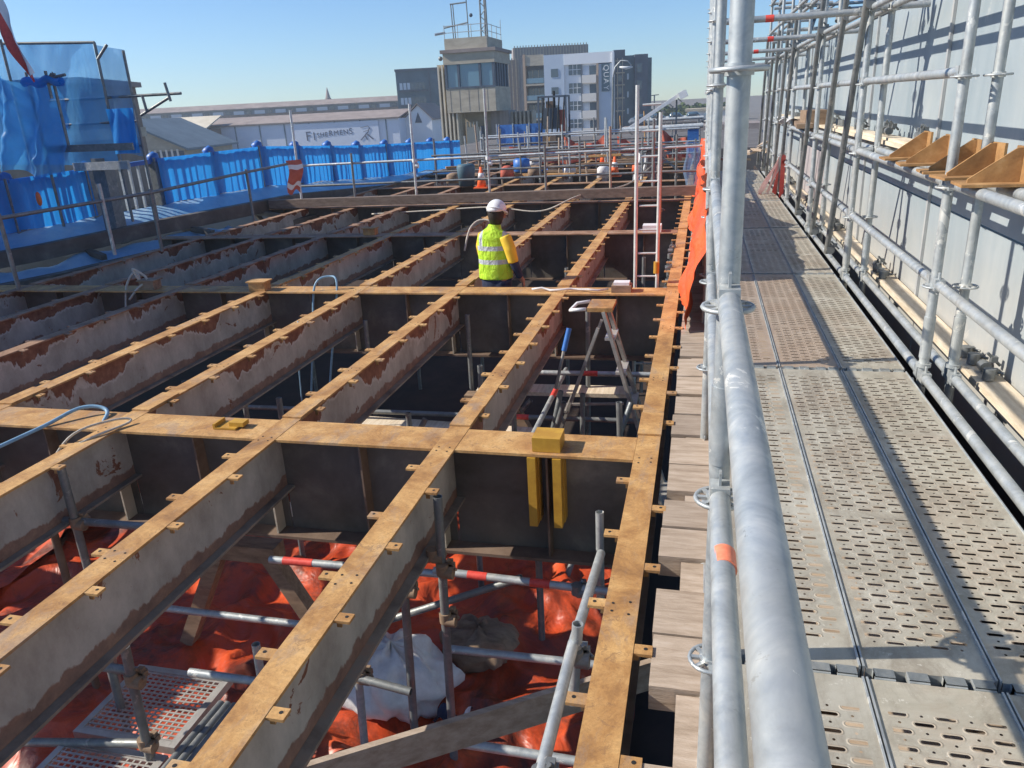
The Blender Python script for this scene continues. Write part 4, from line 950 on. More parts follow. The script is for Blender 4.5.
mb = MB(); mb.grid(40, 30, lambda u, v: (C0.x+(C1.x-C0.x)*u, C0.y+(C1.y-C0.y)*u+.05*math.sin(11*u+3*v)+.03*nz(u*6, v*6, 3), 3.32-.12*u-(2.0)*v)); mb.build('sheet', 'thin_sheet', t)
mb = MB(); mb.grid(12, 30, lambda u, v: (C1.x+(C2.x-C1.x)*u, C1.y+.09*u+.03*math.sin(9*u+3*v), 3.18-.1*u-(1.75)*v)); mb.build('sheet', 'thin_grey', t)
mb = MB(); mb.grid(12, 14, lambda u, v: (C1.x+(C2.x-C1.x)*u+.0, C1.y-.08+.09*u+.03*math.sin(9*u+3*v), 2.15-(.75)*v)); mb.build('sheet', 'blue_sheet', t)
mb = MB(); mb.grid(30, 30, lambda u, v: (-11.95+1.25*u+.08*math.sin(5*v), 11.55+.10*math.sin(13*u+4*v)+.06*nz(u*8, v*8, 9)+.12*u, 2.75-.12*u-1.55*v+.05*math.sin(9*u))); mb.build('loose_sheet', 'thin_sheet', t)
mb = MB(); mb.grid(24, 6, lambda u, v: (-11.1+.75*u, 11.5+.08*math.cos(6.28*v), 2.62+.07*math.sin(6.28*v)+.03*math.sin(12*u))); mb.build('rolled_sheet', 'blue_sheet', t)
MB().bar((-11.2, 11.75, 1.54), (-9.6, 11.95, 1.52), .04, .12).build('truss_ledger', 'galv_dark', t)
mb = MB(); coupler(mb, (-10.55, 11.5, 2.6), 'x', .05); coupler(mb, (-10.5, 11.5, 2.68), 'y', .05); mb.tube((-10.62, 11.5, 2.35), (-10.62, 11.5, 2.78), RT); mb.tube((-10.6, 11.5, 2.66), (-10.25, 11.5, 2.70), RT); mb.build('coupler', 'galv_dark', t)
# unseen sheet wall added left of the picture, top shaped to shade the stringers
mb = MB(); mb.grid(20, 20, lambda u, v: (-12.75+.05*math.sin(20*u), 4.3+6.9*u, (5.0+2.4*u-.6*u*u)*(1-v)+.2)); mb.build('sheet', 'blue_plastic', t)
for k in range(4): MB().tube((-12.82, 4.3+2.3*k, -1), (-12.82, 4.3+2.3*k, 5.4+.65*k), RT*1.2).build('standard', 'galv_dark', t)
# red/white flag strip
mb = MB(); mb.grid(6, 26, lambda u, v: (-11.30+.75*v+.30*(u-.5)*(1-.75*v)+.03*math.sin(9*v), 11.42-.3*v+.06*math.sin(6*u+7*v), 4.0-1.34*v+.14*(u-.5)), mi=0)
mb.mi = [0 if (i % 6) < 4 else 1 for i in range(len(mb.f))]
tag(mb.build('warning_streamer', ['red', 'white']), 'red and white streamer hanging at the top left corner', 'streamer')
# grey post with plate
t = thing('sign_post', 'thick grey post with a flat grey plate rising through the blue sheeting', 'post', (-10.55, 12.4, 0))
MB().box((-10.68, 12.1, -.2), (-10.42, 12.35, 1.34)).build('post', 'galv_dark', t); MB().box((-11.0, 12.02, 1.14), (-9.85, 12.09, 1.28)).build('plate', 'galv', t)
mb = MB(); mb.ball((-11.1, 11.2, .75), (.05, .04, .12)); tag(mb.build('warning_light', 'cone'), 'small orange warning light on the blue sheeting at far left', 'lamp')

# ------------------------------------------------------------------ far buildings
def text(body, size, loc, rot, mat, parent=None, ext=.02, shear=0, sx=1):
    cu = bpy.data.curves.new('t', 'FONT'); cu.body = body; cu.size = size; cu.extrude = ext; cu.shear = shear; cu.align_x = 'CENTER'
    ob = bpy.data.objects.new('tmp', cu); col.objects.link(ob)
    bpy.context.view_layer.update(); me = bpy.data.meshes.new_from_object(ob.evaluated_get(bpy.context.evaluated_depsgraph_get()))
    col.objects.unlink(ob); bpy.data.objects.remove(ob)
    me.materials.clear(); me.materials.append(M[mat]); o = bpy.data.objects.new('lettering', me); col.objects.link(o)
    o.rotation_euler = rot; o.scale = (sx, 1, 1)
    if parent is not None: o.parent = parent; o.location = Vector(loc)-Vector(parent['_w'])
    else: o.location = loc
    return o
class Fac:
    """a facade plane from p0 to p1; u metres along, w outwards towards the viewer"""
    def __init__(s, p0, p1):
        s.p0 = Vector((*p0, 0)); s.p1 = Vector((*p1, 0)); s.d = (s.p1-s.p0).normalized(); s.n = Vector((s.d.y, -s.d.x, 0)); s.L = (s.p1-s.p0).length
        s.ang = math.atan2(s.d.y, s.d.x)
    def box(s, u0, u1, z0, z1, w0, w1, mb=None):
        mb = mb or MB(); vs = []
        for z in (z0, z1):
            for (u, w) in ((u0, w1), (u1, w1), (u1, w0), (u0, w0)): p = s.p0+s.d*u+s.n*w; vs.append((p.x, p.y, z))
        return mb.add(vs, [(0,3,2,1),(4,5,6,7),(0,1,5,4),(1,2,6,5),(2,3,7,6),(3,0,4,7)])
    def pt(s, u, w, z): p = s.p0+s.d*u+s.n*w; return Vector((p.x, p.y, z))
# --- QUAY apartment block
Q = Fac((-28.85, 116.08), (-12.9, 117.0))
qu = lambda x: (x-500)*.1443
qz = lambda x, y: 8.94-.0074*(x-500)-.136*(y-55)
t = thing('apartment_block', 'white and grey apartment block with a vertical QUAY sign', 'building', (-20, 118, -2.9))
Q.box(qu(519), qu(544), -2.9, qz(530, 55), -9, -1.2).build('balcony_core', 'clad_dark', t)
Q.box(qu(523), qu(525.4), -2.9, qz(523, 55), -1.2, .3).build('frame_column', 'frame_brown', t)
Q.box(qu(525.5), qu(543.9), qz(530, 66), qz(530, 55.5), -1.2, .2).build('top_panel', 'concrete', t)
Q.box(qu(544), qu(564), -2.9, qz(550, 55.5), -9, .3).build('grey_wall', 'wall_bluegrey', t)  # shade on this left wall is put into its blue-grey colour
Q.box(qu(564), qu(598), -2.9, qz(575, 55), -9, .0).build('white_wall', 'wall_white', t)
Q.box(qu(598), qu(611), -2.9, qz(605, 64), -9, .15).build('grey_wall', 'wall_bluegrey', t)
Q.box(qu(564), qu(612.5), qz(590, 64), qz(590, 53.5), -9, .35).build('parapet', 'wall_white', t)
Q.box(qu(611), qu(613), -2.9, qz(612, 53), -9, .5).build('white_fin', 'wall_white', t)
Q.box(qu(596), qu(598), -2.9, qz(597, 64), .0, .4).build('frame_column', 'frame_brown', t)
for (y0, y1) in ((70, 83), (88, 100), (105, 118), (123, 133)):
    Q.box(qu(526.5), qu(543), qz(535, y1), qz(535, y0), -1.19, -1.0).build('window', 'glass', t)
    Q.box(qu(525.6), qu(543.9), qz(535, y1+2.5), qz(535, y1+.6), -1.0, .3).build('balcony_slab', 'concrete', t)
    Q.box(qu(526), qu(543.5), qz(535, y1), qz(535, y1-5), .2, .25).build('balustrade', 'glass_blue', t)
    for x in (531, 537): Q.box(qu(x), qu(x+.7), qz(535, y1), qz(535, y0), -.99, -.9).build('mullion', 'concrete', t)
for (y0, y1) in ((69, 77), (87, 94), (105, 112), (122, 128)): Q.box(qu(551), qu(558), qz(555, y1), qz(555, y0), .31, .36).build('window', 'glass', t)
for (y0, y1) in ((65, 75), (83, 93), (101, 110), (119, 128)):
    f = Q.box(qu(568.5), qu(580.5), qz(575, y1), qz(575, y0), .01, .06).build('window', 'glass', t)
    for x in (572.4, 576.4): Q.box(qu(x), qu(x+.5), qz(575, y1), qz(575, y0), .061, .1).build('mullion', 'wall_white', f)
    Q.box(qu(568.5), qu(580.5), qz(575, (y0+y1)/2), qz(575, (y0+y1)/2-.5), .061, .1).build('transom', 'wall_white', f)
    Q.box(qu(589), qu(595.6), qz(590, y1), qz(590, y0+1), .01, .06).build('window', 'glass', t)
    Q.box(qu(582), qu(588.5), qz(590, y1), qz(590, y0+1), .01, .05).build('recess', 'wall_bluegrey', t)
    Q.box(qu(582), qu(595.8), qz(590, y1+8), qz(590, y1), .0, .9).build('balcony_panel', 'wall_cream', t)
    Q.box(qu(580.6), qu(581.8), qz(581, y1+8), qz(581, y0), .0, .3).build('pipe_duct', 'clad_dark', t)
sg = Q.box(qu(601), qu(609), qz(605, 91), qz(605, 64.3), .16, .3).build('sign_board', 'clad_teal', t)
base_t = Q.pt(qu(605), .33, 0)
for i, ch in enumerate('QUAY'):
    z = qz(605, 65.2+6.4*i)-.42
    p = Q.pt(qu(603.2), .33, z); o = text(ch, 1.05, (0, 0, 0), (0, 0, 0), 'white', sg, .02)
    o.matrix_local = Matrix.Translation(p-Vector(sg['_w'])) @ Matrix.Rotation(Q.ang, 4, 'Z') @ Matrix.Rotation(R(90), 4, 'X') @ Matrix.Rotation(R(-90), 4, 'Z')
t2 = thing('dark_tower_block', 'dark clad apartment tower at the right of the QUAY block', 'building', (-9.5, 120.5, -2.9))
T2 = Fac((-13.0, 119.9), (-7.6, 121.4)); tu = lambda x: (x-613)*.146
T2.box(0, tu(624), -2.9, qz(618, 50), -8, .8).build('stair_tower', 'clad_dark', t2)
T2.box(tu(624), tu(634), -2.9, qz(630, 55), -8, .0).build('wall', 'clad_teal', t2)
T2.box(tu(634), tu(647), -2.9, qz(640, 54), -8, .6).build('wall', 'clad_dark', t2)
T2.box(tu(647), tu(651.5), -2.9, qz(650, 57), -9, .1).build('wall', 'clad_teal', t2)
for x in (616, 621): T2.box(tu(x), tu(x+.7), -2.9, qz(618, 58), .81, .95).build('fin', 'concrete', t2)
for y in (60, 72, 84, 97, 110): T2.box(tu(614.5), tu(623.5), qz(618, y+1.2), qz(618, y), .81, 1.0).build('slab', 'concrete', t2); T2.box(tu(617), tu(620.8), qz(618, y+9), qz(618, y+3), .805, .86).build('window', 'glass', t2)
for y in (73, 91, 108): T2.box(tu(627), tu(628.6), qz(627, y+6), qz(627, y), .01, .06).build('window', 'glass_light', t2)
for y in (63, 80, 97): T2.box(tu(636), tu(641), qz(638, y+9), qz(638, y), .61, .66).build('window', 'glass', t2)
t3 = thing('ribbed_building', 'ribbed brown grey building rising behind the QUAY block', 'building', (-26, 145, -2.9))
RB = Fac((-33.2, 143.3), (-20.3, 146.8)); RB.box(0, RB.L, -2.9, 11.6, -9, 0).build('wall', 'clad_brown', t3)
for k in range(26): RB.box(.2+k*.51, .36+k*.51, 5, 11.9, .0, .14).build('rib', 'concrete', t3)
t3 = thing('ribbed_building', 'lower ribbed brown building right behind the control tower', 'building', (-31.5, 117, -2.9))
RB = Fac((-29.6, 116.2), (-25.6, 117.2)); RB.box(0, 3.3, -2.9, 8.3, -6, -1.5).build('wall', 'clad_brown', t3); 
for k in range(6): RB.box(.1+k*.55, .28+k*.55, -2.9, 8.5, -1.49, -1.3).build('rib', 'concrete', t3)
# --- teal block left of tower
t = thing('teal_office_block', 'dark teal office block with window strips left of the control tower', 'building', (-44, 123, -2.9))
O = Fac((-47.45, 122.0), (-38.5, 124.3)); O.box(0, O.L, -2.9, 8.1, -9, 0).build('wall', 'clad_teal', t)
O.box(-.1, O.L, 7.9, 8.25, -9, .2).build('roof_edge', 'clad_dark', t)
for z in (5.2, 3.0, .9):
    for k in range(7): O.box(.5+k*.6, .95+k*.6, z, z+1.0, .01, .06).build('window', 'glass_light' if k < 3 else 'glass', t)
    O.box(.3, 4.9, z-.3, z-.1, .0, .3).build('slab', 'clad_dark', t)
O.box(5.2, 5.3, -2.9, 7.9, .0, .1).build('fin', 'clad_dark', t)
# --- control tower
t = thing('control_tower', 'concrete bridge control tower with glazed cabin and roof masts', 'tower', (-16.5, 58, -2.9))
X0, X1, Y0, Y1 = -18.33, -14.62, 56.9, 61.6
MB().box((X0, Y0, 1.62), (X1, Y1, 3.30)).build('cabin_base', 'concrete', t)
MB().box((X0+.1, Y0+.1, 3.301), (X1-.1, Y1-.1, 4.90)).build('cabin_glazing', 'glass_blue', t)
for x in (X0, X0+.95, X1-1.15, X1-.16): MB().box((x, Y0-.02, 3.301), (x+.16, Y0+.099, 4.9)).build('mullion', 'clad_dark', t)
for y in (Y0+.0, Y0+.8, Y0+1.5, Y0+2.2, Y0+3.0, Y0+3.9): MB().box((X1-.099, y, 3.301), (X1+.01, y+.3, 4.9)).build('mullion', 'clad_dark', t)
MB().box((X0-.02, Y0-.03, 3.25), (X1+.02, Y0+.15, 3.38)).build('sill', 'clad_dark', t)
MB().box((X0-.05, Y0-.05, 4.901), (X1+.06, Y1+.05, 5.65)).build('fascia', 'concrete', t)
MB().box((X0-.2, Y0-.2, 5.651), (X1+.2, Y1+.2, 5.88)).build('roof_slab', 'roof_brown', t)
MB().box((X0+.1, Y0+.1, 5.881), (X1-.45, Y1-.1, 6.62)).build('roof_parapet', 'concrete', t)
for k in range(5): MB().box((X0+.3+.7*k, Y0-.012, 1.7), (X0+.32+.7*k, Y0-.001, 3.2)).build('joint', 'roof_brown', t)
MB().box((-18.1, 59.2, -2.9), (-15.0, 61.3, 1.619)).build('stem', 'concrete', t)
MB().box((-15.6, 58.9, -2.9), (-14.2, 61.4, 1.619)).build('stem', 'clad_brown', t)
for k in range(5): MB().box((-18.95+.30*k, 57.1-.0*k, -2.9), (-18.83+.30*k, 58.6, 4.95 if k < 3 else 1.6)).build('concrete_fin', 'concrete_light', t)
MB().box((-19.0, 57.6, -2.9), (-17.5, 58.5, 4.7 )).build('fin_wall', 'concrete', t)
for k in range(6): MB().box((-14.19+.32*k, 59.6, -2.9), (-14.05+.32*k, 60.6, 1.5)).build('concrete_fin', 'concrete', t)
MB().box((-16.3, 58.4, -1.4), (-16.05, 59.19, .6)).build('door_opening', 'clad_dark', t)
MB().box((-17.2, 57.7, -2.9), (-16.35, 58.3, .55)).build('cream_wall', 'concrete_light', t)
for k in range(4): MB().box((-17.15+.24*k, 57.68, .551), (-17.07+.24*k, 57.9, .95)).build('fin_stub', 'concrete_light', t)
# lattice mast, aerial posts, railings
mx, my = -15.55, 58.2
for dx, dy in ((-.24, 0), (.24, 0), (0, .4)): MB().tube((mx+dx, my+dy, 6.6), (mx+dx*.7, my+dy, 12), .06, 8).build('mast_leg', 'galv_dark', t)
for k in range(12):
    z = 6.7+.45*k; s = 1 if k % 2 else -1; MB().tube((mx-.22*s, my, z), (mx+.22*s, my, z+.45), .03, 6).build('mast_lacing', 'galv_dark', t)
for x, z1 in ((-17.6, 8.8), (-17.45, 8.8), (-16.45, 9.4)): MB().tube((x, 57.3, 6.6), (x-.05, 57.3, z1), .04, 8).build('aerial_post', 'galv_dark', t)
MB().tube((-17.7, 57.3, 8.85), (-16.55, 57.3, 8.9), .05, 8).build('aerial_arm', 'galv_dark', t); MB().tube((-18.3, 57.3, 7.35), (-16.5, 57.3, 7.6), .05, 8).build('aerial_arm', 'galv_dark', t)
MB().ball((-16.2, 57.25, 8.05), .13).build('siren', 'clad_dark', t); MB().tube((-17.0, 57.3, 9.25), (-16.2, 57.3, 9.35), .12, 10).build('aerial_head', 'red_net', t)
MB().tube((-18.9, 57.0, 6.95), (-18.2, 57.3, 7.05), .09, 10).build('floodlight', 'galv', t)
for x in (-18.2, -17.2, -16.2, -15.2): MB().tube((x, Y0+.15, 6.62), (x, Y0+.15, 7.5), .03, 6).build('rail_post', 'galv', t)
for z in (7.0, 7.45): MB().tube((-18.2, Y0+.15, z), (-15.1, Y0+.15, z), .025, 6).build('roof_rail', 'galv', t); MB().tube((-15.1, Y0+.15, z), (-15.1, Y1-.2, z), .025, 6).build('roof_rail', 'galv', t)
for y in (58.6, 60, 61.3): MB().tube((-15.1, y, 6.6), (-15.1, y, 8.0 if y > 61 else 7.5), .03, 6).build('rail_post', 'galv', t)
MB().ball((-18.6, 57.0, 5.35), .16).build('camera', 'galv_dark', t)
# --- shed with the fishermens sign
t = thing('wharf_shed', 'long pale blue wharf shed with a large fishermens sign', 'building', (-48, 92, -2.9))
S = Fac((-65.2, 90.0), (-36.0, 92.2)); S.box(0, S.L, -2.9, 1.22, -9, 0).build('wall', 'shed_blue', t)
def roofp(S, u0, u1, w0, z0, w1, z1, th=.15):
    a, b, c, d_ = S.pt(u0, w0, z0), S.pt(u1, w0, z0), S.pt(u1, w1, z1), S.pt(u0, w1, z1); return MB().prism([a, b, c, d_], (0, 0, th))
roofp(S, -.2, S.L+.2, .3, 1.25, -5.2, 2.15).build('roof', 'roof_brown', t); roofp(S, -.2, S.L+.2, -5.25, 2.15, -9.4, 1.2).build('roof', 'roof_brown', t)
for k in range(9): S.box(1.2+3.3*k, 1.32+3.3*k, -2.9, 1.2, .001, .08).build('cover_strip', 'roof_grey', t)
su0 = 15.8; sb = S.box(su0, su0+10.9, -2.3, 1.12, .09, .16).build('sign_board', 'shed_blue', t)
def onf(S, body, size, u, z, tilt=0, sx=1):
    o = text(body, size, (0, 0, 0), (0, 0, 0), 'ink', sb, .01)
    o.matrix_local = Matrix.Translation(S.pt(u, .18, z)-Vector(sb['_w'])) @ Matrix.Rotation(S.ang, 4, 'Z') @ Matrix.Rotation(R(90), 4, 'X') @ Matrix.Rotation(tilt, 4, 'Z') @ Matrix.Scale(sx, 4, (1, 0, 0))
letters = 'FISHERMENS'; sizes = [1.55, 1.35, .78, .78, .78, .95, .85, .85, .85, 1.0]; u = su0+1.2; zz = -.62
for i, (ch, s_) in enumerate(zip(letters, sizes)):
    wd = s_*(.34 if ch == 'I' else .86 if ch == 'M' else .70); onf(S, ch, s_, u+wd/2, zz+(0 if i > 1 else -.25)+.035*i, 0.04, 1.0); u += wd
# emblem: fish hook stroke shapes
mb = MB()
for (a, b, wdt) in (((8.5, -1.1), (9.5, -.2), .13), ((9.1, -.55), (9.35, -1.1), .12), ((9.5, -.2), (9.75, .3), .1), ((9.4, -.45), (10.1, -1.05), .16), ((8.6, .35), (9.6, .5), .06), ((8.9, -.15), (9.6, .05), .05), ((9.6, .5), (9.85, .1), .06)):
    p, q = S.pt(su0+a[0], .19, a[1]), S.pt(su0+b[0], .19, b[1]); mb.bar(p, q, wdt, .02, up=tuple(S.n))
mb.build('emblem', 'ink', sb)
# gable house at the right end
t = thing('gable_house', 'white gabled building with a small triangular vent beside the wharf shed', 'building', (-34.4, 95.5, -2.9))
G = Fac((-36.2, 95.0), (-32.8, 95.2)); Lg = G.L
MB().prism([G.pt(0, 0, -2.9), G.pt(Lg, 0, -2.9), G.pt(Lg, 0, .95), G.pt(Lg/2, 0, 2.6), G.pt(0, 0, 1.15)], tuple(-G.n*8)).build('wall', 'wall_white', t)
for a, b in (((-.25, 1.03), (Lg/2, 2.72)), ((Lg+.25, .83), (Lg/2, 2.72))):
    MB().prism([G.pt(a[0], .3, a[1]), G.pt(b[0], .3, b[1]), G.pt(b[0], .3, b[1]+.12), G.pt(a[0], .3, a[1]+.12)], tuple(-G.n*8.5)).build('roof', 'roof_brown', t)
MB().prism([G.pt(Lg/2-.45, .02, .55), G.pt(Lg/2+.45, .02, .55), G.pt(Lg/2, .02, 1.75)], tuple(G.n*.06)).build('vent', 'clad_dark', t)
# long far shed
t = thing('long_warehouse', 'long brown roofed warehouse with a clerestory row of windows', 'building', (-85, 145, -2.9))
W = Fac((-113, 137.2), (-58.2, 150.9)); W.box(0, W.L, -2.9, 3.0, -16, 0).build('wall', 'brick', t)
roofp(W, -.5, W.L+.3, .8, 1.6, -3, 2.6).build('roof', 'roof_brown', t)
W.box(.5, W.L-.3, 2.5, 4.0, -8, -3).build('clerestory', 'roof_grey', t)
roofp(W, 0, W.L, -2.6, 4.0, -6.5, 5.0).build('roof', 'roof_brown', t); W.box(0, W.L, 2.0, 4.0, -8.2, -8).build('wall', 'brick', t)
for k in range(13): W.box(1.5+4.2*k, 3.6+4.2*k, 2.75, 3.7, -2.99, -2.9).build('window', 'glass_light', t); W.box(4.0+4.2*k, 5.0+4.2*k, 2.75, 3.7, -2.99, -2.9).build('window', 'glass', t)
# gable shed at the left
t = thing('boat_shed', 'grey roofed boat shed with vertical boards behind the sheeted scaffold', 'building', (-49, 64, -2.9))
B = Fac((-52.9, 62.9), (-46.0, 64.4)); LB = B.L
MB().prism([B.pt(0, 0, -2.9), B.pt(LB-.3, 0, -2.9), B.pt(LB-.3, 0, -.2), B.pt(1.5, 0, 2.2), B.pt(0, 0, 1.5)], tuple(-B.n*12)).build('wall', 'concrete', t)
MB().prism([B.pt(LB+.2, .4, -.45), B.pt(1.5, .4, 2.35), B.pt(1.5, .4, 2.5), B.pt(LB+.2, .4, -.25)], tuple(-B.n*13)).build('roof', 'roof_grey', t)
MB().prism([B.pt(-.6, .4, 1.2), B.pt(1.5, .4, 2.35), B.pt(1.5, .4, 2.5), B.pt(-.6, .4, 1.35)], tuple(-B.n*13)).build('roof', 'roof_grey', t)
for k in range(12): B.box(.3+.52*k, .48+.52*k, -2.9, -.3, .0, .1).build('board', 'wall_cream', t)
B.box(.2, LB-.4, -2.9, -.45, .0, .04).build('shade_wall', 'clad_dark', t)
t = thing('dark_roofed_shed', 'sunlit pitched roof sheet beside the boat shed', 'building', (-50, 86, -2.9))
K = Fac((-66.5, 84.8), (-58.5, 86.4)); K.box(0, K.L, -2.9, 1.1, -5, 0).build('wall', 'brick', t); roofp(K, -.2, K.L, .3, 1.1, -5, 2.5).build('roof', 'concrete_light', t)
# brown building at the far left, partly behind sheets
t = thing('brick_building', 'brown building with a pale band at the far left edge', 'building', (-40, 36, -2.9))
BB = Fac((-46, 34), (-33.2, 38)); BB.box(0, BB.L, -2.9, 4.2, -8, 0).build('wall', 'brick', t); BB.box(-.1, BB.L+.1, 1.2, 1.8, -8.1, .2).build('band', 'concrete', t); BB.box(-.2, BB.L+.3, 4.2, 4.5, -8.3, .4).build('roof', 'roof_brown', t)
for k in range(5): BB.box(1+2.4*k, 2.4+2.4*k, 2.3, 3.6, .01, .06).build('window', 'glass', t)
# church spire
t = thing('church_spire', 'thin distant church spire above the warehouse roof', 'spire', (-96, 197, -2.9))
MB().box((-97, 196, -2.9), (-95, 198, 5.6)).build('tower', 'roof_brown', t); MB().loft([(-96, 197, 5.6), (-96, 197, 6.4), (-96, 197, 9.0)], [1.3, .7, .05], 8).build('spire', 'roof_brown', t)
# street lamp in front of quay
t = thing('street_lamp', 'tall curved street lamp in front of the QUAY block', 'street lamp', (-7.0, 63.5, -2.9))
MB().tube((-7.0, 63.5, -2.9), (-6.9, 63.6, 3.6), .09, 8).build('pole', 'galv_dark', t)
MB().path([(-6.9, 63.6, 3.6), (-6.75, 63.6, 4.3), (-6.3, 63.6, 4.75), (-5.8, 63.6, 4.7), (-5.5, 63.6, 4.35)], .05).build('arm', 'galv', t)
MB().loft([(-6.4, 63.6, 4.3), (-5.9, 63.6, 4.2), (-5.4, 63.6, 4.25)], [(.04, .06), (.08, .14), (.03, .06)], 10).build('lamp_head', 'wall_white', t)
t = thing('street_lamp', 'small distant street lamp at the right of the dark tower', 'street lamp', (-8.8, 150, -2.9))
MB().tube((-8.8, 150, -2.9), (-8.8, 150, 2.5), .12, 8).build('pole', 'galv_dark', t); MB().bar((-9.4, 150, 2.5), (-8.0, 150, 2.6), .2, .15).build('arm', 'galv_dark', t)
# far trees + right side low buildings
random.seed(4)
mb = MB()
for k in range(2600):
    u = random.random(); x = -14+22*u; h = 2.2+1.2*nz(x*.35, 0, 2)+.9*nz(x*1.3, 0, 3); z = -2.9+h*1.35*random.random()**.6; y = 172+random.uniform(-3, 3)
    s = random.uniform(.18, .42); a = random.random()*6; dx, dz = Vector((math.cos(a), .3, math.sin(a)))*s, Vector((-math.sin(a), .4, math.cos(a)))*s
    c = Vector((x, y, z)); mb.add([c-dx, c-dz, c+dx, c+dz], [(0, 1, 2, 3)])
tag(mb.build('far_trees', 'foliage'), 'distant belt of low green trees at the right', 'trees', kind='stuff')
t = thing('low_house', 'low beige building at the end of the bridge on the right', 'building', (-.4, 112, -2.9))
MB().box((-2.2, 110, -2.9), (3.5, 116, .1)).build('wall', 'wall_cream', t); MB().box((-2.4, 109.8, .1), (3.7, 116.2, .4)).build('roof', 'concrete', t)
for k in range(5):
    x = -5.4+1.5*k
    t = thing('parked_car', 'tiny parked car on the embankment beyond the far railings', 'car', (x*1.3, 92, -2.9), 'distant parked cars')
    MB().loft([(x*1.3-1.1, 92, -.6), (x*1.3-.9, 92, -.45), (x*1.3+.9, 92, -.45), (x*1.3+1.1, 92, -.6)], [(.3, .7), (.45, .8), (.45, .8), (.3, .7)], 10, ref=(0, 0, 1)).build('body', random.choice(['white', 'clad_dark', 'galv']), t)
    MB().loft([(x*1.3-.6, 92, -.15), (x*1.3-.3, 92, .1), (x*1.3+.4, 92, .1), (x*1.3+.7, 92, -.15)], [(.2, .6), (.25, .6), (.25, .6), (.2, .6)], 10, ref=(0, 0, 1)).build('cabin', 'glass', t)
mb = MB(); mb.box((-9, 88, -2.9), (6, 96, -1.0)); struct('embankment', mb, 'roof_brown')

# ------------------------------------------------------------------ worker
def remesh(mb, name, mat, parent, vox=.012):
    o = mb.build(name, mat, parent); md = o.modifiers.new('r', 'REMESH'); md.mode = 'VOXEL'; md.voxel_size = vox; md.use_smooth_shade = True
    ms = o.modifiers.new('s', 'SMOOTH'); ms.factor = .5; ms.iterations = 3
    bpy.context.view_layer.update(); me = bpy.data.meshes.new_from_object(o.evaluated_get(bpy.context.evaluated_depsgraph_get()))
    o.modifiers.clear(); o.data = me
    for p in me.polygons: p.use_smooth = True
    return o
WB = Vector((-2.22, 8.25, -.87))
t = thing('person', 'worker in white helmet and yellow high visibility vest standing among the beams, seen from behind', 'person', WB)
WR = Matrix.Rotation(R(-28), 3, 'Z')
def o_(x, y, z): return WB+WR @ Vector((x*.93 if abs(x) > .15 else x, y, z+(.10*max(0, (z-1.0)))*0))
b = MB()   # body, local axes: facing +y, a little turned right
b.loft([o_(0, .01, 1.38), o_(0, .02, 1.46), o_(.01, .04, 1.54)], [.065, .055, .055], 14)
b.loft([o_(.01, .04, 1.50), o_(.015, .05, 1.54), o_(.015, .045, 1.60), o_(.015, .045, 1.68), o_(.015, .04, 1.73), o_(.015, .04, 1.75)], [(.04, .05), (.062, .075), (.075, .092), (.078, .097), (.06, .075), (.02, .03)], 16, ref=(1, 0, 0))
b.ball(o_(.045, .145, 1.60), (.014, .022, .022), 8, 6); b.ball(o_(.09, .05, 1.61), (.012, .02, .032), 8, 6); b.ball(o_(-.06, .05, 1.61), (.012, .02, .032), 8, 6)
b.ball(o_(.05, .125, 1.565), (.03, .018, .012), 8, 6); b.ball(o_(.04, .125, 1.63), (.03, .014, .012), 8, 6)
b.loft([o_(0, 0, .86), o_(0, 0, .98), o_(0, .0, 1.15), o_(0, .0, 1.32), o_(0, .01, 1.40)], [(.155, .11), (.15, .11), (.165, .11), (.19, .11), (.10, .07)], 16, ref=(1, 0, 0))
b.loft([o_(-.19, 0, 1.38), o_(-.235, .02, 1.22), o_(-.25, .06, 1.08), o_(-.23, .16, .97), o_(-.21, .23, .90)], [.05, .05, .042, .035, .028], 12)
b.loft([o_(.19, 0, 1.38), o_(.235, .02, 1.22), o_(.26, .03, 1.07), o_(.27, .10, .95), o_(.27, .15, .86)], [.05, .05, .042, .035, .028], 12)
for s in (-1, 1): b.loft([o_(.085*s, 0, .92), o_(.09*s, .01, .5), o_(.095*s, -.01, .42), o_(.1*s, -.02, .1), o_(.1*s, .02, .05)], [.085, .06, .055, .04, .04], 12); b.loft([o_(.1*s, -.06, .04), o_(.1*s, .04, .05), o_(.1*s, .17, .03)], [.04, .045, .03], 10)
for s, hp in ((-1, (-.205, .25, .87)), (1, (.27, .165, .83))):
    h = Vector(hp); b.loft([o_(*hp)+Vector((0, 0, .05)), o_(*hp)+Vector((0, .01, 0)), o_(*hp)+Vector((0, .02, -.04))], [(.022, .03), (.018, .042), (.016, .042)], 10, ref=(1, 0, 0))
    for k in range(4):
        y = -.028+.019*k; ln = (.065, .075, .07, .055)[k]
        b.loft([o_(*hp)+Vector((0, y+.015, -.035)), o_(*hp)+Vector((-.005*s, y+.025, -.04-ln*.5)), o_(*hp)+Vector((-.02*s, y+.03, -.04-ln))], [.010, .009, .008], 8)
    b.loft([o_(*hp)+Vector((-.01*s, .03, .02)), o_(*hp)+Vector((-.02*s, .055, -.01)), o_(*hp)+Vector((-.025*s, .06, -.04))], [.012, .010, .009], 8)
remesh(b, 'body', 'skin', t, .008)
b = MB(); b.loft([o_(0, 0, .80), o_(0, 0, .90), o_(0, 0, 1.0), o_(0, 0, 1.05)], [(.175, .13), (.175, .135), (.165, .125), (.16, .12)], 18, ref=(1, 0, 0))
for s in (-1, 1): b.loft([o_(.09*s, 0, .88), o_(.10*s, .015, .5), o_(.10*s, -.01, .40), o_(.105*s, -.02, .09)], [.105, .08, .075, .07], 14)
remesh(b, 'trousers', 'navy', t)
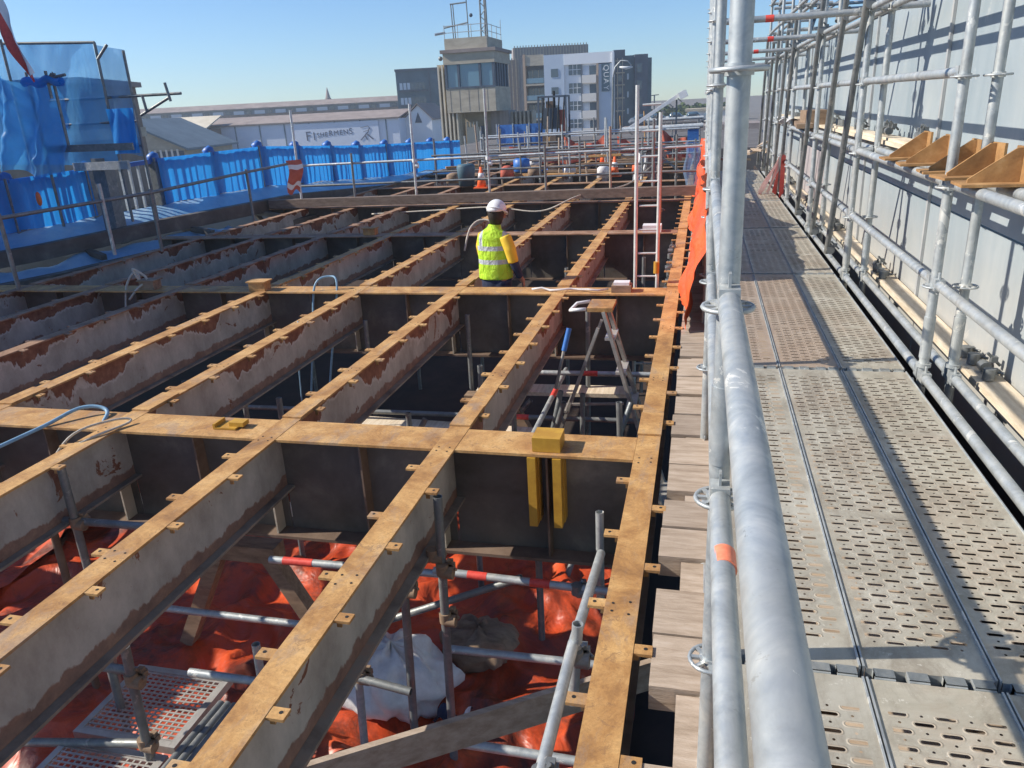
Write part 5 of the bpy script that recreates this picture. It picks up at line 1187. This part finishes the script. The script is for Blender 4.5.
b = MB(); b.loft([o_(0, 0, .98), o_(0, 0, 1.15), o_(0, 0, 1.32), o_(0, .0, 1.40), o_(0, .01, 1.445)], [(.165, .12), (.178, .122), (.20, .122), (.16, .1), (.07, .065)], 18, ref=(1, 0, 0))
b.loft([o_(-.17, 0, 1.38), o_(-.232, .01, 1.24), o_(-.25, .05, 1.10)], [.068, .066, .058], 14); b.loft([o_(.17, 0, 1.38), o_(.232, .01, 1.24), o_(.26, .03, 1.09)], [.068, .068, .060], 14)
remesh(b, 'shirt', 'shirt', t)
b = MB(); b.loft([o_(-.25, .05, 1.11), o_(-.245, .10, 1.03), o_(-.225, .19, .93)], [.052, .047, .038], 12); remesh(b, 'left_cuff', 'navy', t)
b = MB(); b.loft([o_(.26, .03, 1.10), o_(.268, .06, 1.02), o_(.27, .12, .91)], [.054, .049, .04], 12); remesh(b, 'right_cuff', 'navy', t)
v = MB(); v.loft([o_(0, .01, 1.40), o_(0, .012, 1.50)], [(.082, .078), (.072, .068)], 18, ref=(1, 0, 0)); v.loft([o_(0, -.005, .90), o_(0, -.005, .93), o_(0, -.002, 1.1), o_(0, 0, 1.25), o_(0, 0, 1.36), o_(0, .0, 1.42), o_(0, .01, 1.45)], [(.195, .15), (.197, .152), (.192, .142), (.198, .140), (.195, .132), (.14, .105), (.085, .08)], 26, ref=(1, 0, 0))
remesh(v, 'vest', 'vest', t, .011)
h = MB(); h.loft([o_(.012, .02, 1.50), o_(.015, .025, 1.56), o_(.015, .03, 1.61), o_(.015, .035, 1.68)], [(.062, .066), (.082, .09), (.092, .104), (.09, .104)], 18, ref=(1, 0, 0)); h.build('hair', 'hair', t)
for ob in [k for k in bpy.data.objects if k.name.startswith('hair')]: pass
h = MB(); cs = []
for th in range(8):
    a = R(90*th/7.5); cs.append((1.648+.118*math.sin(a), .108*math.cos(a)+.002, .134*math.cos(a)+.002))
h.loft([o_(.015, .045, z) for z, _, _ in cs], [(rx, ry) for _, rx, ry in cs], 24, ref=(1, 0, 0))
h.build('helmet_shell', 'helmet', t)
h = MB(); h.loft([o_(.018, .05, 1.640), o_(.018, .055, 1.651)], [(.126, .160), (.118, .148)], 24, ref=(1, 0, 0)); h.build('helmet_brim', 'helmet', t)

# ------------------------------------------------------------------ air
hz = MB(); hz.box((-160, -30, -7), (60, 260, 16)); ho = hz.build('haze', 'white'); tag(ho, kind='stuff')
hm = bpy.data.materials.new('haze_air'); hm.use_nodes = True; ht = hm.node_tree; ht.nodes.clear()
o1 = ht.nodes.new('ShaderNodeOutputMaterial'); v1 = ht.nodes.new('ShaderNodeVolumePrincipled'); v1.inputs['Color'].default_value = (.85, .93, 1, 1)
v1.inputs['Density'].default_value = .0011; v1.inputs['Anisotropy'].default_value = .3; ht.links.new(v1.outputs[0], o1.inputs['Volume'])
ho.data.materials.clear(); ho.data.materials.append(hm)
